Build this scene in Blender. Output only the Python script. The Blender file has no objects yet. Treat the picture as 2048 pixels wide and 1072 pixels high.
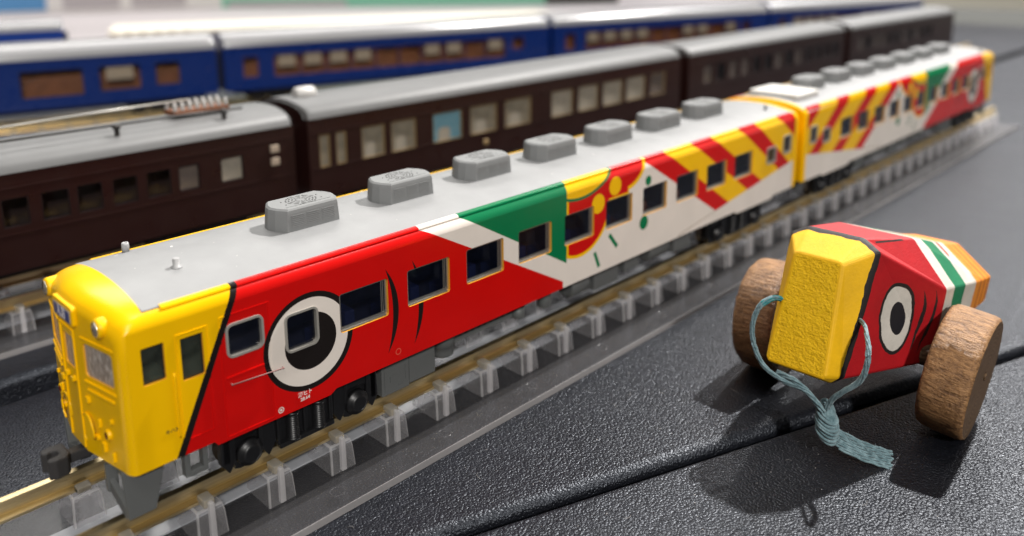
import bpy, bmesh, math, random
from mathutils import Vector, Matrix
from mathutils.geometry import tessellate_polygon

random.seed(7)
S = 0.1                      # one unit is one centimetre; everything below is written in millimetres
sc = bpy.context.scene
col = sc.collection
R = math.radians

# ------------------------------------------------------------------ camera
cd = bpy.data.cameras.new('camera')
cam = bpy.data.objects.new('camera', cd)
col.objects.link(cam)
cam.location = (-24.943 * S, -76.306 * S, 55.873 * S)
cam.rotation_euler = (1.373142, 0.007101, -0.79997)
cd.sensor_width = 72.0
cd.lens = 1664.71 / 2048 * 72.0
cd.shift_y = -300 / 2048
cd.clip_start = 0.5
cd.clip_end = 1000
cd.dof.use_dof = True
cd.dof.focus_distance = 99.0 * S
cd.dof.aperture_fstop = cd.lens * 1e-3 / 2 / (0.72 * S)
sc.camera = cam

# ------------------------------------------------------------------ room light
w = bpy.data.worlds.new('World')
sc.world = w
w.use_nodes = True
bg = w.node_tree.nodes['Background']
bg.inputs[0].default_value = (1.0, 0.97, 0.95, 1)
bg.inputs[1].default_value = 0.07


def aim(o, loc, tgt):
    o.location = [c * S for c in loc]
    d = Vector([(t - c) for t, c in zip(tgt, loc)])
    o.rotation_euler = d.to_track_quat('-Z', 'Y').to_euler()


def spot(name, loc, tgt, power, size, angle=50, color=(1, 0.965, 0.925), blend=0.6):
    l = bpy.data.lights.new(name, 'SPOT')
    l.energy = power
    l.shadow_soft_size = size
    l.spot_size = R(angle)
    l.spot_blend = blend
    l.color = color
    o = bpy.data.objects.new(name, l)
    col.objects.link(o)
    aim(o, loc, tgt)


def area(name, loc, tgt, power, sx, sy, color=(1, 0.97, 0.93)):
    l = bpy.data.lights.new(name, 'AREA')
    l.shape = 'RECTANGLE'
    l.size = sx
    l.size_y = sy
    l.energy = power
    l.color = color
    o = bpy.data.objects.new(name, l)
    col.objects.link(o)
    aim(o, loc, tgt)


spot('ceiling_spot', (86 + 800, -60, 1030), (80, -20, 0), 1000000, 1.4, 60)
spot('ceiling_spot', (86 + 1000, 200, 930), (120, 30, 0), 110000, 1.6, 60)
spot('ceiling_spot', (-480, -980, 760), (60, -10, 10), 430000, 5.0, 60)
area('panel_light', (150, 160, 1300), (100, 40, 0), 34000, 60, 25)
area('panel_light', (-500, -500, 1200), (40, 0, 0), 30000, 50, 30)
area('panel_light', (500, 1000, 900), (500, 1000, 0), 120000, 120, 60)  # added light, only there to brighten the far table
area('panel_light', (1900, 200, 1300), (2600, 0, 100), 230000, 60, 200, (0.95, 0.96, 1.0))  # added light to brighten the wall that the mats reflect

sc.view_settings.view_transform = 'Standard'
sc.view_settings.look = 'None'
sc.view_settings.exposure = 0.22
sc.view_settings.gamma = 1.0
sc.cycles.use_denoising = True
sc.cycles.max_bounces = 10
sc.cycles.transparent_max_bounces = 16
sc.cycles.sample_clamp_indirect = 6.0
sc.cycles.caustics_reflective = False
sc.cycles.caustics_refractive = False


# ------------------------------------------------------------------ node helpers
class NT:
    def __init__(self, mat):
        self.t = mat.node_tree
        self.n = self.t.nodes
        self.l = self.t.links

    def node(self, typ, **kw):
        x = self.n.new(typ)
        for k, v in kw.items():
            setattr(x, k, v)
        return x

    def put(self, sock, val):
        if hasattr(val, 'is_output') or isinstance(val, bpy.types.NodeSocket):
            self.l.new(val, sock)
        else:
            sock.default_value = val

    def m(self, op, a, b=0.0, c=None):
        x = self.node('ShaderNodeMath', operation=op)
        self.put(x.inputs[0], a)
        self.put(x.inputs[1], b)
        if c is not None:
            self.put(x.inputs[2], c)
        return x.outputs[0]

    def mix(self, fac, a, b):
        x = self.node('ShaderNodeMix', data_type='RGBA')
        self.put(x.inputs[0], fac)
        self.put(x.inputs[6], a)
        self.put(x.inputs[7], b)
        return x.outputs[2]

    def mixv(self, fac, a, b):
        x = self.node('ShaderNodeMix', data_type='FLOAT')
        self.put(x.inputs[0], fac)
        self.put(x.inputs[2], a)
        self.put(x.inputs[3], b)
        return x.outputs[0]

    def coords(self, kind='Object'):
        return self.node('ShaderNodeTexCoord').outputs[kind]

    def mapping(self, vec, scale=(1, 1, 1), rot=(0, 0, 0)):
        x = self.node('ShaderNodeMapping')
        self.l.new(vec, x.inputs['Vector'])
        x.inputs['Scale'].default_value = scale
        x.inputs['Rotation'].default_value = rot
        return x.outputs[0]

    def noise(self, vec, scale, detail=3.0, rough=0.55):
        x = self.node('ShaderNodeTexNoise')
        self.l.new(vec, x.inputs['Vector'])
        x.inputs['Scale'].default_value = scale
        x.inputs['Detail'].default_value = detail
        x.inputs['Roughness'].default_value = rough
        return x.outputs[0]

    def voronoi(self, vec, scale, feature='F1'):
        x = self.node('ShaderNodeTexVoronoi', feature=feature)
        self.l.new(vec, x.inputs['Vector'])
        x.inputs['Scale'].default_value = scale
        return x.outputs['Distance']

    def ramp(self, val, stops):
        x = self.node('ShaderNodeValToRGB')
        self.l.new(val, x.inputs[0])
        e = x.color_ramp.elements
        while len(e) < len(stops):
            e.new(0.5)
        for i, (p, c) in enumerate(stops):
            e[i].position = p
            e[i].color = c if len(c) == 4 else (*c, 1)
        return x.outputs[0]

    def bump(self, h, strength=0.3, dist=0.01, normal=None):
        x = self.node('ShaderNodeBump')
        x.inputs['Strength'].default_value = strength
        x.inputs['Distance'].default_value = dist
        self.l.new(h, x.inputs['Height'])
        if normal is not None:
            self.l.new(normal, x.inputs['Normal'])
        return x.outputs[0]

    # --- flat print drawn in millimetres on a (u, v) layer
    def uv(self):
        x = self.node('ShaderNodeUVMap', uv_map='print')
        s = self.node('ShaderNodeSeparateXYZ')
        self.l.new(x.outputs[0], s.inputs[0])
        self.u, self.v = s.outputs[0], s.outputs[1]

    def side(self, p, q):            # 1 on the right-hand side of the line p -> q
        a, b = q[1] - p[1], -(q[0] - p[0])
        c = -(a * p[0] + b * p[1])
        s = self.m('MULTIPLY_ADD', self.u, a, self.m('MULTIPLY_ADD', self.v, b, c))
        return self.m('GREATER_THAN', s, 0.0)

    def disc(self, cx, cy, rx, ry=None):
        ry = ry or rx
        a = self.m('DIVIDE', self.m('SUBTRACT', self.u, cx), rx)
        b = self.m('DIVIDE', self.m('SUBTRACT', self.v, cy), ry)
        d = self.m('ADD', self.m('MULTIPLY', a, a), self.m('MULTIPLY', b, b))
        return self.m('LESS_THAN', d, 1.0)

    def ugt(self, x): return self.m('GREATER_THAN', self.u, x)
    def ult(self, x): return self.m('LESS_THAN', self.u, x)
    def vgt(self, x): return self.m('GREATER_THAN', self.v, x)
    def vlt(self, x): return self.m('LESS_THAN', self.v, x)

    def all(self, *a):
        r = a[0]
        for x in a[1:]:
            r = self.m('MULTIPLY', r, x)
        return r

    def any(self, *a):
        r = a[0]
        for x in a[1:]:
            r = self.m('MAXIMUM', r, x)
        return r

    def crescent(self, p, q, s1, s2):
        p, q = Vector(p), Vector(q)
        mid = (p + q) / 2
        d = (q - p)
        hl = d.length / 2
        n = Vector((-d.y, d.x)).normalized()
        if n.x < 0:
            n = -n
        r1 = (hl * hl + s1 * s1) / (2 * s1)
        r2 = (hl * hl + s2 * s2) / (2 * s2)
        c1 = mid + n * (s1 - r1)
        c2 = mid + n * (s2 - r2)
        return self.all(self.disc(c1.x, c1.y, r1), self.no(self.disc(c2.x, c2.y, r2)), self.ugt(mid.x - 1))

    def no(self, a): return self.m('SUBTRACT', 1.0, a)

    def capsule(self, p, q, hw):
        d = Vector(q) - Vector(p)
        n = Vector((-d.y, d.x)).normalized() * hw
        p, q = Vector(p), Vector(q)
        return self.all(self.side(p - n, q - n) if False else self.no(self.side(p - n, q - n)), self.side(p + n, q + n),
                        self.no(self.side(p + n, p - n)) if False else self.side(p - n, p + n), self.no(self.side(q - n, q + n)))


MATS = {}


def material(name):
    m = bpy.data.materials.new(name)
    m.use_nodes = True
    MATS[name] = m
    return m, NT(m), m.node_tree.nodes['Principled BSDF']


def simple(name, color, rough=0.5, metal=0.0, bump=None, vary=0.0, coat=0.0, spec=0.5, emit=None, rough_vary=0.0):
    m, t, b = material(name)
    b.inputs['Base Color'].default_value = (*color, 1)
    b.inputs['Roughness'].default_value = rough
    b.inputs['Metallic'].default_value = metal
    b.inputs['Coat Weight'].default_value = coat
    b.inputs['Specular IOR Level'].default_value = spec
    oc = t.coords()
    if vary:
        n = t.noise(oc, 3.0, 5)
        c2 = tuple(max(0, c * (1 - vary)) for c in color)
        t.l.new(t.ramp(n, [(0.35, c2), (0.65, color)]), b.inputs['Base Color'])
    if rough_vary:
        n = t.noise(oc, 2.2, 6)
        rr = t.ramp(n, [(0.3, (rough - rough_vary,) * 3), (0.7, (rough + rough_vary,) * 3)])
        t.l.new(rr, b.inputs['Roughness'])
    if bump:
        h = t.noise(oc, bump[0], 3)
        t.l.new(t.bump(h, bump[1], bump[2]), b.inputs['Normal'])
    if emit:
        b.inputs['Emission Color'].default_value = (*emit[0], 1)
        b.inputs['Emission Strength'].default_value = emit[1]
    return m


YEL = (0.93, 0.525, 0.0, 1)
RED = (0.60, 0.004, 0.003, 1)
GRN = (0.0, 0.17, 0.06, 1)
WHT = (0.78, 0.71, 0.64, 1)
BLK = (0.012, 0.009, 0.008, 1)
BRN = (0.25, 0.16, 0.08, 1)


def livery():
    m, t, b = material('livery_paint')
    t.uv()
    c = WHT
    # striped rear
    A0, A1 = (84.6, 22.0), (107.33, 8.41)
    zone = t.all(t.no(t.side(A0, A1)), t.no(t.side((107.33, 8.41), (137.65, 12.34))))
    c = t.mix(zone, c, YEL)
    bands = [((84.6, 22.0), (107.33, 8.41), (90.4, 22.6), (112.04, 9.0)),
             ((98.85, 22.55), (119.04, 10.0), (105.3, 22.76), (124.4, 10.8)),
             ((114.8, 22.9), (131.6, 11.7), (121.2, 23.0), (136.0, 12.4))]
    for p, q, p2, q2 in bands:
        c = t.mix(t.all(zone, t.no(t.side(p, q)), t.side(p2, q2)), c, RED)
    c = t.mix(t.all(zone, t.no(t.side((130.4, 22.9), (138.6, 17.3)))), c, RED)
    c = t.mix(t.capsule((94.8, 6.75), (107.3, 8.41), 0.06), c, BRN)
    # the bird's round face
    d1 = t.disc(67.9, 17.8, 7.55)
    d2 = t.disc(79.5, 24.0, 5.75)
    rect = t.all(t.ult(80.2), t.vgt(17.6))
    right = t.ugt(64.8)
    head = t.all(right, t.any(d1, d2, rect))
    d1i = t.disc(67.9, 17.8, 7.05)
    d2i = t.disc(79.3, 24.2, 5.35)
    c = t.mix(head, c, YEL)
    inner = t.all(t.ugt(65.25), t.any(d1i, d2i, t.all(t.ult(79.9), t.vgt(17.95)), t.all(t.ult(73), t.vgt(14))))
    c = t.mix(t.all(head, inner), c, RED)
    c = t.mix(t.all(head, t.disc(76.56, 19.65, 1.5)), c, YEL)
    c = t.mix(t.all(head, t.disc(72.3, 17.7, 1.55)), c, YEL)
    ya = t.all(right, t.disc(68.0, 31.35, 12.1))
    c = t.mix(ya, c, GRN)
    c = t.mix(t.all(right, t.disc(68.0, 31.35, 11.65)), c, YEL)
    c = t.mix(t.disc(85.5, 18.7, 0.85), c, GRN)
    c = t.mix(t.disc(84.46, 11.7, 1.2), c, GRN)
    c = t.mix(t.capsule((75.17, 11.97), (77.25, 9.47), 0.36), c, GRN)
    c = t.mix(t.capsule((71.5, 10.03), (72.67, 7.35), 0.34), c, GRN)
    # green wedge
    wg = t.no(t.side((43.7, 22.44), (64.72, 10.23)))
    c = t.mix(t.all(wg, t.ult(64.85)), c, GRN)
    # red front
    rw = t.side((37.3, 22.3), (64.05, 7.5))
    red = t.all(rw, t.ult(64.05))
    c = t.mix(red, c, RED)
    c = t.mix(t.disc(20.9, 13.45, 5.72), c, BLK)
    c = t.mix(t.disc(20.85, 13.45, 5.08), c, WHT)
    c = t.mix(t.disc(21.05, 13.45, 3.3), c, BLK)
    c = t.mix(t.all(t.disc(24.36, 13.4, 9.0), t.no(t.disc(16.7, 13.4, 15.8)), t.ugt(31)), c, BLK)
    c = t.mix(t.all(t.disc(27.29, 13.3, 10.0), t.no(t.disc(18.7, 13.3, 17.8)), t.ugt(35)), c, BLK)
    # small printed marks
    c = t.mix(t.all(t.disc(16.84, 6.75, 0.36), t.no(t.disc(16.84, 6.75, 0.25))), c, WHT)
    c = t.mix(t.disc(16.84, 6.75, 0.15), c, WHT)
    c = t.mix(t.all(t.disc(33.08, 7.7, 0.42), t.no(t.disc(33.08, 7.7, 0.32))), c, (0.7, 0.1, 0.06, 1))
    # black slash and yellow cab
    sl0 = t.no(t.side((12.5, 23.0), (5.26, 6.61)))
    sl = t.no(t.any(t.side((5.3, 6.3), (8.85, 13.62)), t.no(t.side((5.3, 6.3), (8.85, 13.62)))))
    left = t.no(t.side((5.1, 6.3), (12.45, 22.6)))
    leftr = t.no(t.side((5.95, 6.3), (13.2, 22.6)))
    c = t.mix(leftr, c, BLK)
    c = t.mix(left, c, YEL)
    c = t.mix(t.ugt(138.1), c, YEL)
    oc = t.coords()
    n = t.noise(oc, 1.6, 4)
    dirt = t.ramp(n, [(0.35, (0.93, 0.93, 0.93)), (0.7, (1, 1, 1))])
    mul = t.node('ShaderNodeMix', data_type='RGBA', blend_type='MULTIPLY')
    mul.inputs[0].default_value = 1
    t.l.new(c, mul.inputs[6])
    t.l.new(dirt, mul.inputs[7])
    t.l.new(mul.outputs[2], b.inputs['Base Color'])
    b.inputs['Roughness'].default_value = 0.25
    b.inputs['Specular IOR Level'].default_value = 0.42
    h = t.noise(oc, 55, 2)
    t.l.new(t.bump(h, 0.22, 0.004), b.inputs['Normal'])
    return m


livery()
simple('cab_yellow', YEL[:3], 0.36, bump=(40, 0.08, 0.004), spec=0.3)
simple('reveal_yellow', (0.85, 0.40, 0.02), 0.4)
simple('roof_grey', (0.265, 0.268, 0.27), 0.5, vary=0.07, bump=(60, 0.12, 0.004), rough_vary=0.08)
simple('unit_grey', (0.21, 0.215, 0.215), 0.5, bump=(70, 0.08, 0.003), vary=0.05)
simple('dark_slot', (0.02, 0.02, 0.02), 0.7)
simple('under_grey', (0.115, 0.12, 0.118), 0.5, bump=(40, 0.1, 0.003))
simple('bogie_black', (0.007, 0.007, 0.008), 0.40, bump=(40, 0.15, 0.004))
simple('silver', (0.62, 0.6, 0.55), 0.28, 0.85)
simple('frame_grey', (0.42, 0.40, 0.36), 0.38, 0.4)
simple('rail_dull', (0.30, 0.15, 0.14), 0.6)
simple('chrome', (0.85, 0.83, 0.8), 0.1, 1.0)
simple('interior_dark', (0.03, 0.032, 0.05), 0.6)
simple('seat_blue', (0.02, 0.035, 0.13), 0.7)
simple('seat_orange', (0.45, 0.12, 0.02), 0.7)
simple('cab_green', (0.10, 0.14, 0.10), 0.6)
simple('print_white', (0.75, 0.70, 0.66), 0.5)
simple('print_black', (0.02, 0.018, 0.016), 0.5)
simple('sign_blue', (0.03, 0.05, 0.22), 0.35)
simple('coupler_black', (0.028, 0.027, 0.028), 0.55, bump=(30, 0.3, 0.006))
simple('tail_red', (0.10, 0.008, 0.005), 0.2)
simple('roof_knob', (0.36, 0.36, 0.36), 0.45)


def glass(name, tint, refl=1.0, rough=0.03, film=None, amount=0.0):
    m, t, b = material(name)
    t.n.remove(b)
    out = t.n['Material Output']
    tr = t.node('ShaderNodeBsdfTransparent')
    tr.inputs[0].default_value = (*tint, 1)
    gl = t.node('ShaderNodeBsdfGlossy')
    gl.inputs['Roughness'].default_value = rough
    fr = t.node('ShaderNodeFresnel')
    fr.inputs[0].default_value = 1.5
    mx = t.node('ShaderNodeMixShader')
    t.l.new(t.m('MULTIPLY', t.m('MULTIPLY', fr.outputs[0], refl), t.no(t.node('ShaderNodeNewGeometry').outputs['Backfacing'])), mx.inputs[0])
    base = tr.outputs[0]
    if film:
        df = t.node('ShaderNodeBsdfDiffuse')
        oc = t.coords()
        n = t.noise(t.mapping(oc, (1.6, 1, 2.4), (0, R(25), 0)), 2.6, 3)
        t.l.new(t.ramp(n, [(0.35, tuple(c * 0.35 for c in film)), (0.7, film)]), df.inputs[0])
        fm = t.node('ShaderNodeMixShader')
        fm.inputs[0].default_value = amount
        t.l.new(base, fm.inputs[1])
        t.l.new(df.outputs[0], fm.inputs[2])
        base = fm.outputs[0]
    t.l.new(base, mx.inputs[1])
    t.l.new(gl.outputs[0], mx.inputs[2])
    t.l.new(mx.outputs[0], out.inputs[0])
    return m


glass('window_glass', (0.62, 0.63, 0.70), 1.5, 0.03, (0.009, 0.012, 0.028), 0.42)
glass('cab_glass', (0.55, 0.58, 0.55), 1.3, 0.05, (0.085, 0.10, 0.08), 0.5)
glass('coach_glass', (0.95, 0.95, 0.93), 1.0, 0.04)


def frosted_front():
    m, t, b = material('front_glass')
    oc = t.coords()
    n = t.noise(t.mapping(oc, (1, 6, 1.5), (0.35, 0, 0)), 8, 4)
    t.l.new(t.ramp(n, [(0.45, (0.26, 0.22, 0.19)), (0.7, (0.60, 0.55, 0.50))]), b.inputs['Base Color'])
    b.inputs['Roughness'].default_value = 0.12
    t.l.new(t.bump(n, 0.4, 0.02), b.inputs['Normal'])


frosted_front()


def plastic(name, milk, tint=(0.93, 0.93, 0.95), white=(0.62, 0.62, 0.63), rough=0.10, haze_scale=0.8):
    m, t, b = material(name)
    t.n.remove(b)
    out = t.n['Material Output']
    oc = t.coords()
    tr = t.node('ShaderNodeBsdfTransparent')
    tr.inputs[0].default_value = (*tint, 1)
    df = t.node('ShaderNodeBsdfDiffuse')
    df.inputs[0].default_value = (*white, 1)
    tl = t.node('ShaderNodeBsdfTranslucent')
    tl.inputs[0].default_value = (*white, 1)
    milkmix = t.node('ShaderNodeMixShader')
    milkmix.inputs[0].default_value = 0.5
    t.l.new(df.outputs[0], milkmix.inputs[1])
    t.l.new(tl.outputs[0], milkmix.inputs[2])
    body = t.node('ShaderNodeMixShader')
    n = t.noise(oc, haze_scale, 4)
    t.l.new(t.ramp(n, [(0.3, (milk * 0.75,) * 3), (0.7, (milk * 1.25,) * 3)]), body.inputs[0])
    t.l.new(tr.outputs[0], body.inputs[1])
    t.l.new(milkmix.outputs[0], body.inputs[2])
    gl = t.node('ShaderNodeBsdfGlossy')
    gl.inputs['Roughness'].default_value = rough
    fr = t.node('ShaderNodeFresnel')
    fr.inputs[0].default_value = 1.49
    mx = t.node('ShaderNodeMixShader')
    t.l.new(t.m('MULTIPLY', fr.outputs[0], t.no(t.node('ShaderNodeNewGeometry').outputs['Backfacing'])), mx.inputs[0])
    t.l.new(body.outputs[0], mx.inputs[1])
    t.l.new(gl.outputs[0], mx.inputs[2])
    t.l.new(mx.outputs[0], out.inputs[0])
    nb = t.noise(oc, 6, 3)
    bp = t.bump(nb, 0.15, 0.01)
    t.l.new(bp, gl.inputs['Normal'])


plastic('clear_plate', 0.09, (0.88, 0.88, 0.88), (0.46, 0.45, 0.47), 0.2)
plastic('bright_edge', 0.7, (0.9, 0.9, 0.9), (0.62, 0.6, 0.6), 0.3)  # milkier white stands for light piped to the plate edge
plastic('clear_bed', 0.7, (0.93, 0.93, 0.94), (0.86, 0.88, 0.92), 0.15)


def clear_solid(name, milk, white):
    m, t, b = material(name)
    b.inputs['Base Color'].default_value = (0.97, 0.96, 0.97, 1)
    b.inputs['Transmission Weight'].default_value = 1.0
    b.inputs['IOR'].default_value = 1.46
    b.inputs['Roughness'].default_value = 0.06
    oc = t.coords()
    t.l.new(t.bump(t.noise(oc, 9, 3), 0.12, 0.02), b.inputs['Normal'])
    df = t.node('ShaderNodeBsdfDiffuse')
    df.inputs[0].default_value = (*white, 1)
    tl = t.node('ShaderNodeBsdfTranslucent')
    tl.inputs[0].default_value = (*white, 1)
    m1 = t.node('ShaderNodeMixShader')
    m1.inputs[0].default_value = 0.62
    t.l.new(df.outputs[0], m1.inputs[1])
    t.l.new(tl.outputs[0], m1.inputs[2])
    m2 = t.node('ShaderNodeMixShader')
    m2.inputs[0].default_value = milk
    t.l.new(b.outputs[0], m2.inputs[1])
    t.l.new(m1.outputs[0], m2.inputs[2])
    t.l.new(m2.outputs[0], t.n['Material Output'].inputs[0])


plastic('clear_block', 0.22, (0.97, 0.97, 0.98), (0.95, 0.93, 0.94), 0.05, 2.5)
plastic('bright_bevel', 0.5, (0.97, 0.97, 0.98), (0.98, 0.96, 0.96), 0.05, 2.5)  # whiter colour paints in the light that shows along bevelled edges


def rail_metal():
    m, t, b = material('rail_brass')
    oc = t.coords()
    n = t.noise(t.mapping(oc, (0.35, 14, 14)), 2.2, 4)
    t.l.new(t.ramp(n, [(0.3, (0.74, 0.57, 0.30)), (0.7, (0.98, 0.82, 0.50))]), b.inputs['Base Color'])
    b.inputs['Metallic'].default_value = 1
    b.inputs['Roughness'].default_value = 0.32
    t.l.new(t.bump(n, 0.12, 0.01), b.inputs['Normal'])


rail_metal()


def leather():
    m, t, b = material('black_leather')
    oc = t.coords()
    warp = t.node('ShaderNodeTexNoise')
    warp.inputs['Scale'].default_value = 12
    t.l.new(oc, warp.inputs['Vector'])
    va = t.node('ShaderNodeVectorMath', operation='MULTIPLY_ADD')
    t.l.new(warp.outputs['Color'], va.inputs[0])
    va.inputs[1].default_value = (0.05, 0.05, 0.05)
    t.l.new(oc, va.inputs[2])
    v = t.voronoi(va.outputs[0], 32.0, 'F1')
    v2 = t.voronoi(va.outputs[0], 66.0, 'F1')
    h = t.m('ADD', t.m('MULTIPLY', t.m('MULTIPLY', v, v), -1.0), t.m('MULTIPLY', v2, -0.22))
    big = t.noise(oc, 0.35, 4)
    n = t.noise(oc, 9, 4)
    t.l.new(t.ramp(n, [(0.3, (0.005, 0.0056, 0.0078)), (0.75, (0.0095, 0.0104, 0.0145))]), b.inputs['Base Color'])
    t.l.new(t.ramp(big, [(0.3, (0.33,) * 3), (0.7, (0.42,) * 3)]), b.inputs['Roughness'])
    b.inputs['Specular IOR Level'].default_value = 0.40
    b.inputs['Specular Tint'].default_value = (0.82, 0.89, 1.0, 1)
    bp = t.bump(h, 0.55, 0.017)
    bp2 = t.bump(big, 0.08, 0.2, bp)
    t.l.new(bp2, b.inputs['Normal'])


leather()
simple('table_black', (0.008, 0.008, 0.009), 0.6)


# ------------------------------------------------------------------ mesh helpers
class MB:
    def __init__(self):
        self.v, self.f, self.mi, self.uvs = [], [], [], []
        self.smooth = []

    def quadstrip(self, rings, mi=0, closed=False, uv=None, smooth=False):
        n = len(rings[0])
        base = len(self.v)
        for rg in rings:
            self.v += [tuple(p) for p in rg]
        for i in range(len(rings) - 1):
            for j in range(n if closed else n - 1):
                k = (j + 1) % n
                a = base + i * n
                c = base + (i + 1) * n
                self.face((a + j, a + k, c + k, c + j), mi, smooth)
        return base

    def face(self, idx, mi=0, smooth=False):
        self.f.append(tuple(idx))
        self.mi.append(mi)
        self.smooth.append(smooth)

    def poly(self, pts, mi=0, smooth=False):
        b = len(self.v)
        self.v += [tuple(p) for p in pts]
        self.face(range(b, b + len(pts)), mi, smooth)

    def box(self, x0, x1, y0, y1, z0, z1, mi=0, taper=0.0):
        b = len(self.v)
        tx, ty = taper, taper
        self.v += [(x0, y0, z0), (x1, y0, z0), (x1, y1, z0), (x0, y1, z0),
                   (x0 + tx, y0 + ty, z1), (x1 - tx, y0 + ty, z1), (x1 - tx, y1 - ty, z1), (x0 + tx, y1 - ty, z1)]
        for q in ((3, 2, 1, 0), (4, 5, 6, 7), (0, 1, 5, 4), (1, 2, 6, 5), (2, 3, 7, 6), (3, 0, 4, 7)):
            self.face([b + i for i in q], mi)

    def prism(self, pts, axis, a0, a1, mi=0):
        """pts: 2-D outline, extruded along axis (0,1,2) from a0 to a1"""
        def P(p, a):
            q = list(p)
            q.insert(axis, a)
            return q
        b = len(self.v)
        n = len(pts)
        self.v += [tuple(P(p, a0)) for p in pts] + [tuple(P(p, a1)) for p in pts]
        self.face([b + i for i in range(n)][::-1], mi)
        self.face([b + n + i for i in range(n)], mi)
        for i in range(n):
            k = (i + 1) % n
            self.face((b + i, b + k, b + n + k, b + n + i), mi)

    def lathe(self, prof, c, axis, seg=20, mi=0, smooth=True):
        """prof: (radius, along) list; axis 0/1/2; c centre"""
        rings = []
        o = [i for i in range(3) if i != axis]
        for r, a in prof:
            ring = []
            for s in range(seg):
                th = 2 * math.pi * s / seg
                p = [0, 0, 0]
                p[axis] = c[axis] + a
                p[o[0]] = c[o[0]] + r * math.cos(th)
                p[o[1]] = c[o[1]] + r * math.sin(th)
                ring.append(p)
            rings.append(ring)
        b = self.quadstrip(rings, mi, True, smooth=smooth)
        n = seg
        self.face([b + i for i in range(n)], mi)
        self.face([b + (len(rings) - 1) * n + i for i in range(n)], mi)

    def tube(self, pts, r, seg=8, mi=0, flat=1.0, up=None, smooth=True):
        pts = [Vector(p) for p in pts]
        rings = []
        for i, p in enumerate(pts):
            d = (pts[min(i + 1, len(pts) - 1)] - pts[max(i - 1, 0)]).normalized()
            u = Vector(up) if up else (Vector((0, 0, 1)) if abs(d.z) < 0.9 else Vector((1, 0, 0)))
            a = d.cross(u).normalized()
            b = a.cross(d).normalized()
            rr = r[i] if isinstance(r, (list, tuple)) else r
            rings.append([p + a * math.cos(2 * math.pi * s / seg) * rr + b * math.sin(2 * math.pi * s / seg) * rr * flat for s in range(seg)])
        b0 = self.quadstrip(rings, mi, True, smooth=smooth)
        self.face([b0 + i for i in range(seg)], mi)
        self.face([b0 + (len(rings) - 1) * seg + i for i in range(seg)], mi)

    def build(self, name, mats, parent=None, off=(0, 0, 0), uvf=None, bevel=0.0, segs=2, recalc=True, bevel_angle=30, bevel_mat=None):
        me = bpy.data.meshes.new(name)
        me.from_pydata([((x - off[0]) * S, (y - off[1]) * S, (z - off[2]) * S) for x, y, z in self.v], [], self.f)
        mats = mats if isinstance(mats, (list, tuple)) else [mats]
        for m in mats:
            me.materials.append(MATS[m])
        for i, p in enumerate(me.polygons):
            p.material_index = self.mi[i]
            p.use_smooth = self.smooth[i]
        if recalc or bevel:
            bm = bmesh.new()
            bm.from_mesh(me)
            if recalc:
                bmesh.ops.remove_doubles(bm, verts=bm.verts, dist=1e-5)
                bmesh.ops.recalc_face_normals(bm, faces=bm.faces)
            if bevel:
                ed = [e for e in bm.edges if len(e.link_faces) == 2 and e.calc_face_angle(0) > R(bevel_angle)]
                rb = bmesh.ops.bevel(bm, geom=ed, offset=bevel * S, segments=segs, profile=0.6, affect='EDGES', clamp_overlap=True)
                if bevel_mat is not None:
                    for fc in rb['faces']:
                        fc.material_index = bevel_mat
            bm.to_mesh(me)
            bm.free()
        if uvf:
            lay = me.uv_layers.new(name='print')
            for l in me.loops:
                c = me.vertices[l.vertex_index].co
                lay.data[l.index].uv = uvf(c.x / S + off[0], c.y / S + off[1], c.z / S + off[2])
        me.update()
        o = bpy.data.objects.new(name, me)
        col.objects.link(o)
        if parent:
            o.parent = parent
        else:
            o.location = [c * S for c in off]
        return o


def thing(name, label, cat, loc=(0, 0, 0), rotz=0.0, group=None):
    o = bpy.data.objects.new(name, None)
    o.empty_display_size = 0.5
    col.objects.link(o)
    o.location = [c * S for c in loc]
    o.rotation_euler = (0, 0, rotz)
    tag(o, label, cat, group)
    return o


def tag(o, label=None, cat=None, group=None, kind=None):
    if label: o['label'] = label
    if cat: o['category'] = cat
    if group: o['group'] = group
    if kind: o['kind'] = kind
    return o


def copy_tree(o, parent=None):
    c = o.copy()
    col.objects.link(c)
    c.parent = parent
    for ch in list(o.children):
        copy_tree(ch, c)
    return c


def inst(o, parent, loc, rotz=0.0):
    """another object on the same mesh"""
    c = o.copy()
    col.objects.link(c)
    c.parent = parent
    c.location = [v * S for v in loc]
    c.rotation_euler = (0, 0, rotz)
    for ch in list(o.children):
        k = ch.copy()
        col.objects.link(k)
        k.parent = c
    return c


def rrect(cx, cy, w, h, r, n=4):
    pts = []
    for sx, sy, a0 in ((1, 1, 0), (-1, 1, 90), (-1, -1, 180), (1, -1, 270)):
        for i in range(n + 1):
            a = R(a0 + 90 * i / n)
            pts.append((cx + sx * (w / 2 - r) + r * math.cos(a), cy + sy * (h / 2 - r) + r * math.sin(a)))
    return pts


def panel(mb, outer, holes, to3d, depth=None, mi=0, mi_rev=1):
    """flat sheet with openings; depth(p) gives the inner edge of each reveal"""
    loops = [[Vector((p[0], p[1], 0)) for p in l] for l in [outer] + holes]
    tris = tessellate_polygon(loops)
    flat = [p for l in [outer] + holes for p in l]
    b = len(mb.v)
    mb.v += [tuple(to3d(*p)) for p in flat]
    for t in tris:
        mb.face([b + i for i in t], mi)
    if depth:
        for h in holes:
            n = len(h)
            b = len(mb.v)
            mb.v += [tuple(to3d(*p)) for p in h] + [tuple(depth(*p)) for p in h]
            for i in range(n):
                k = (i + 1) % n
                mb.face((b + i, b + k, b + n + k, b + n + i), mi_rev)


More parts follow.
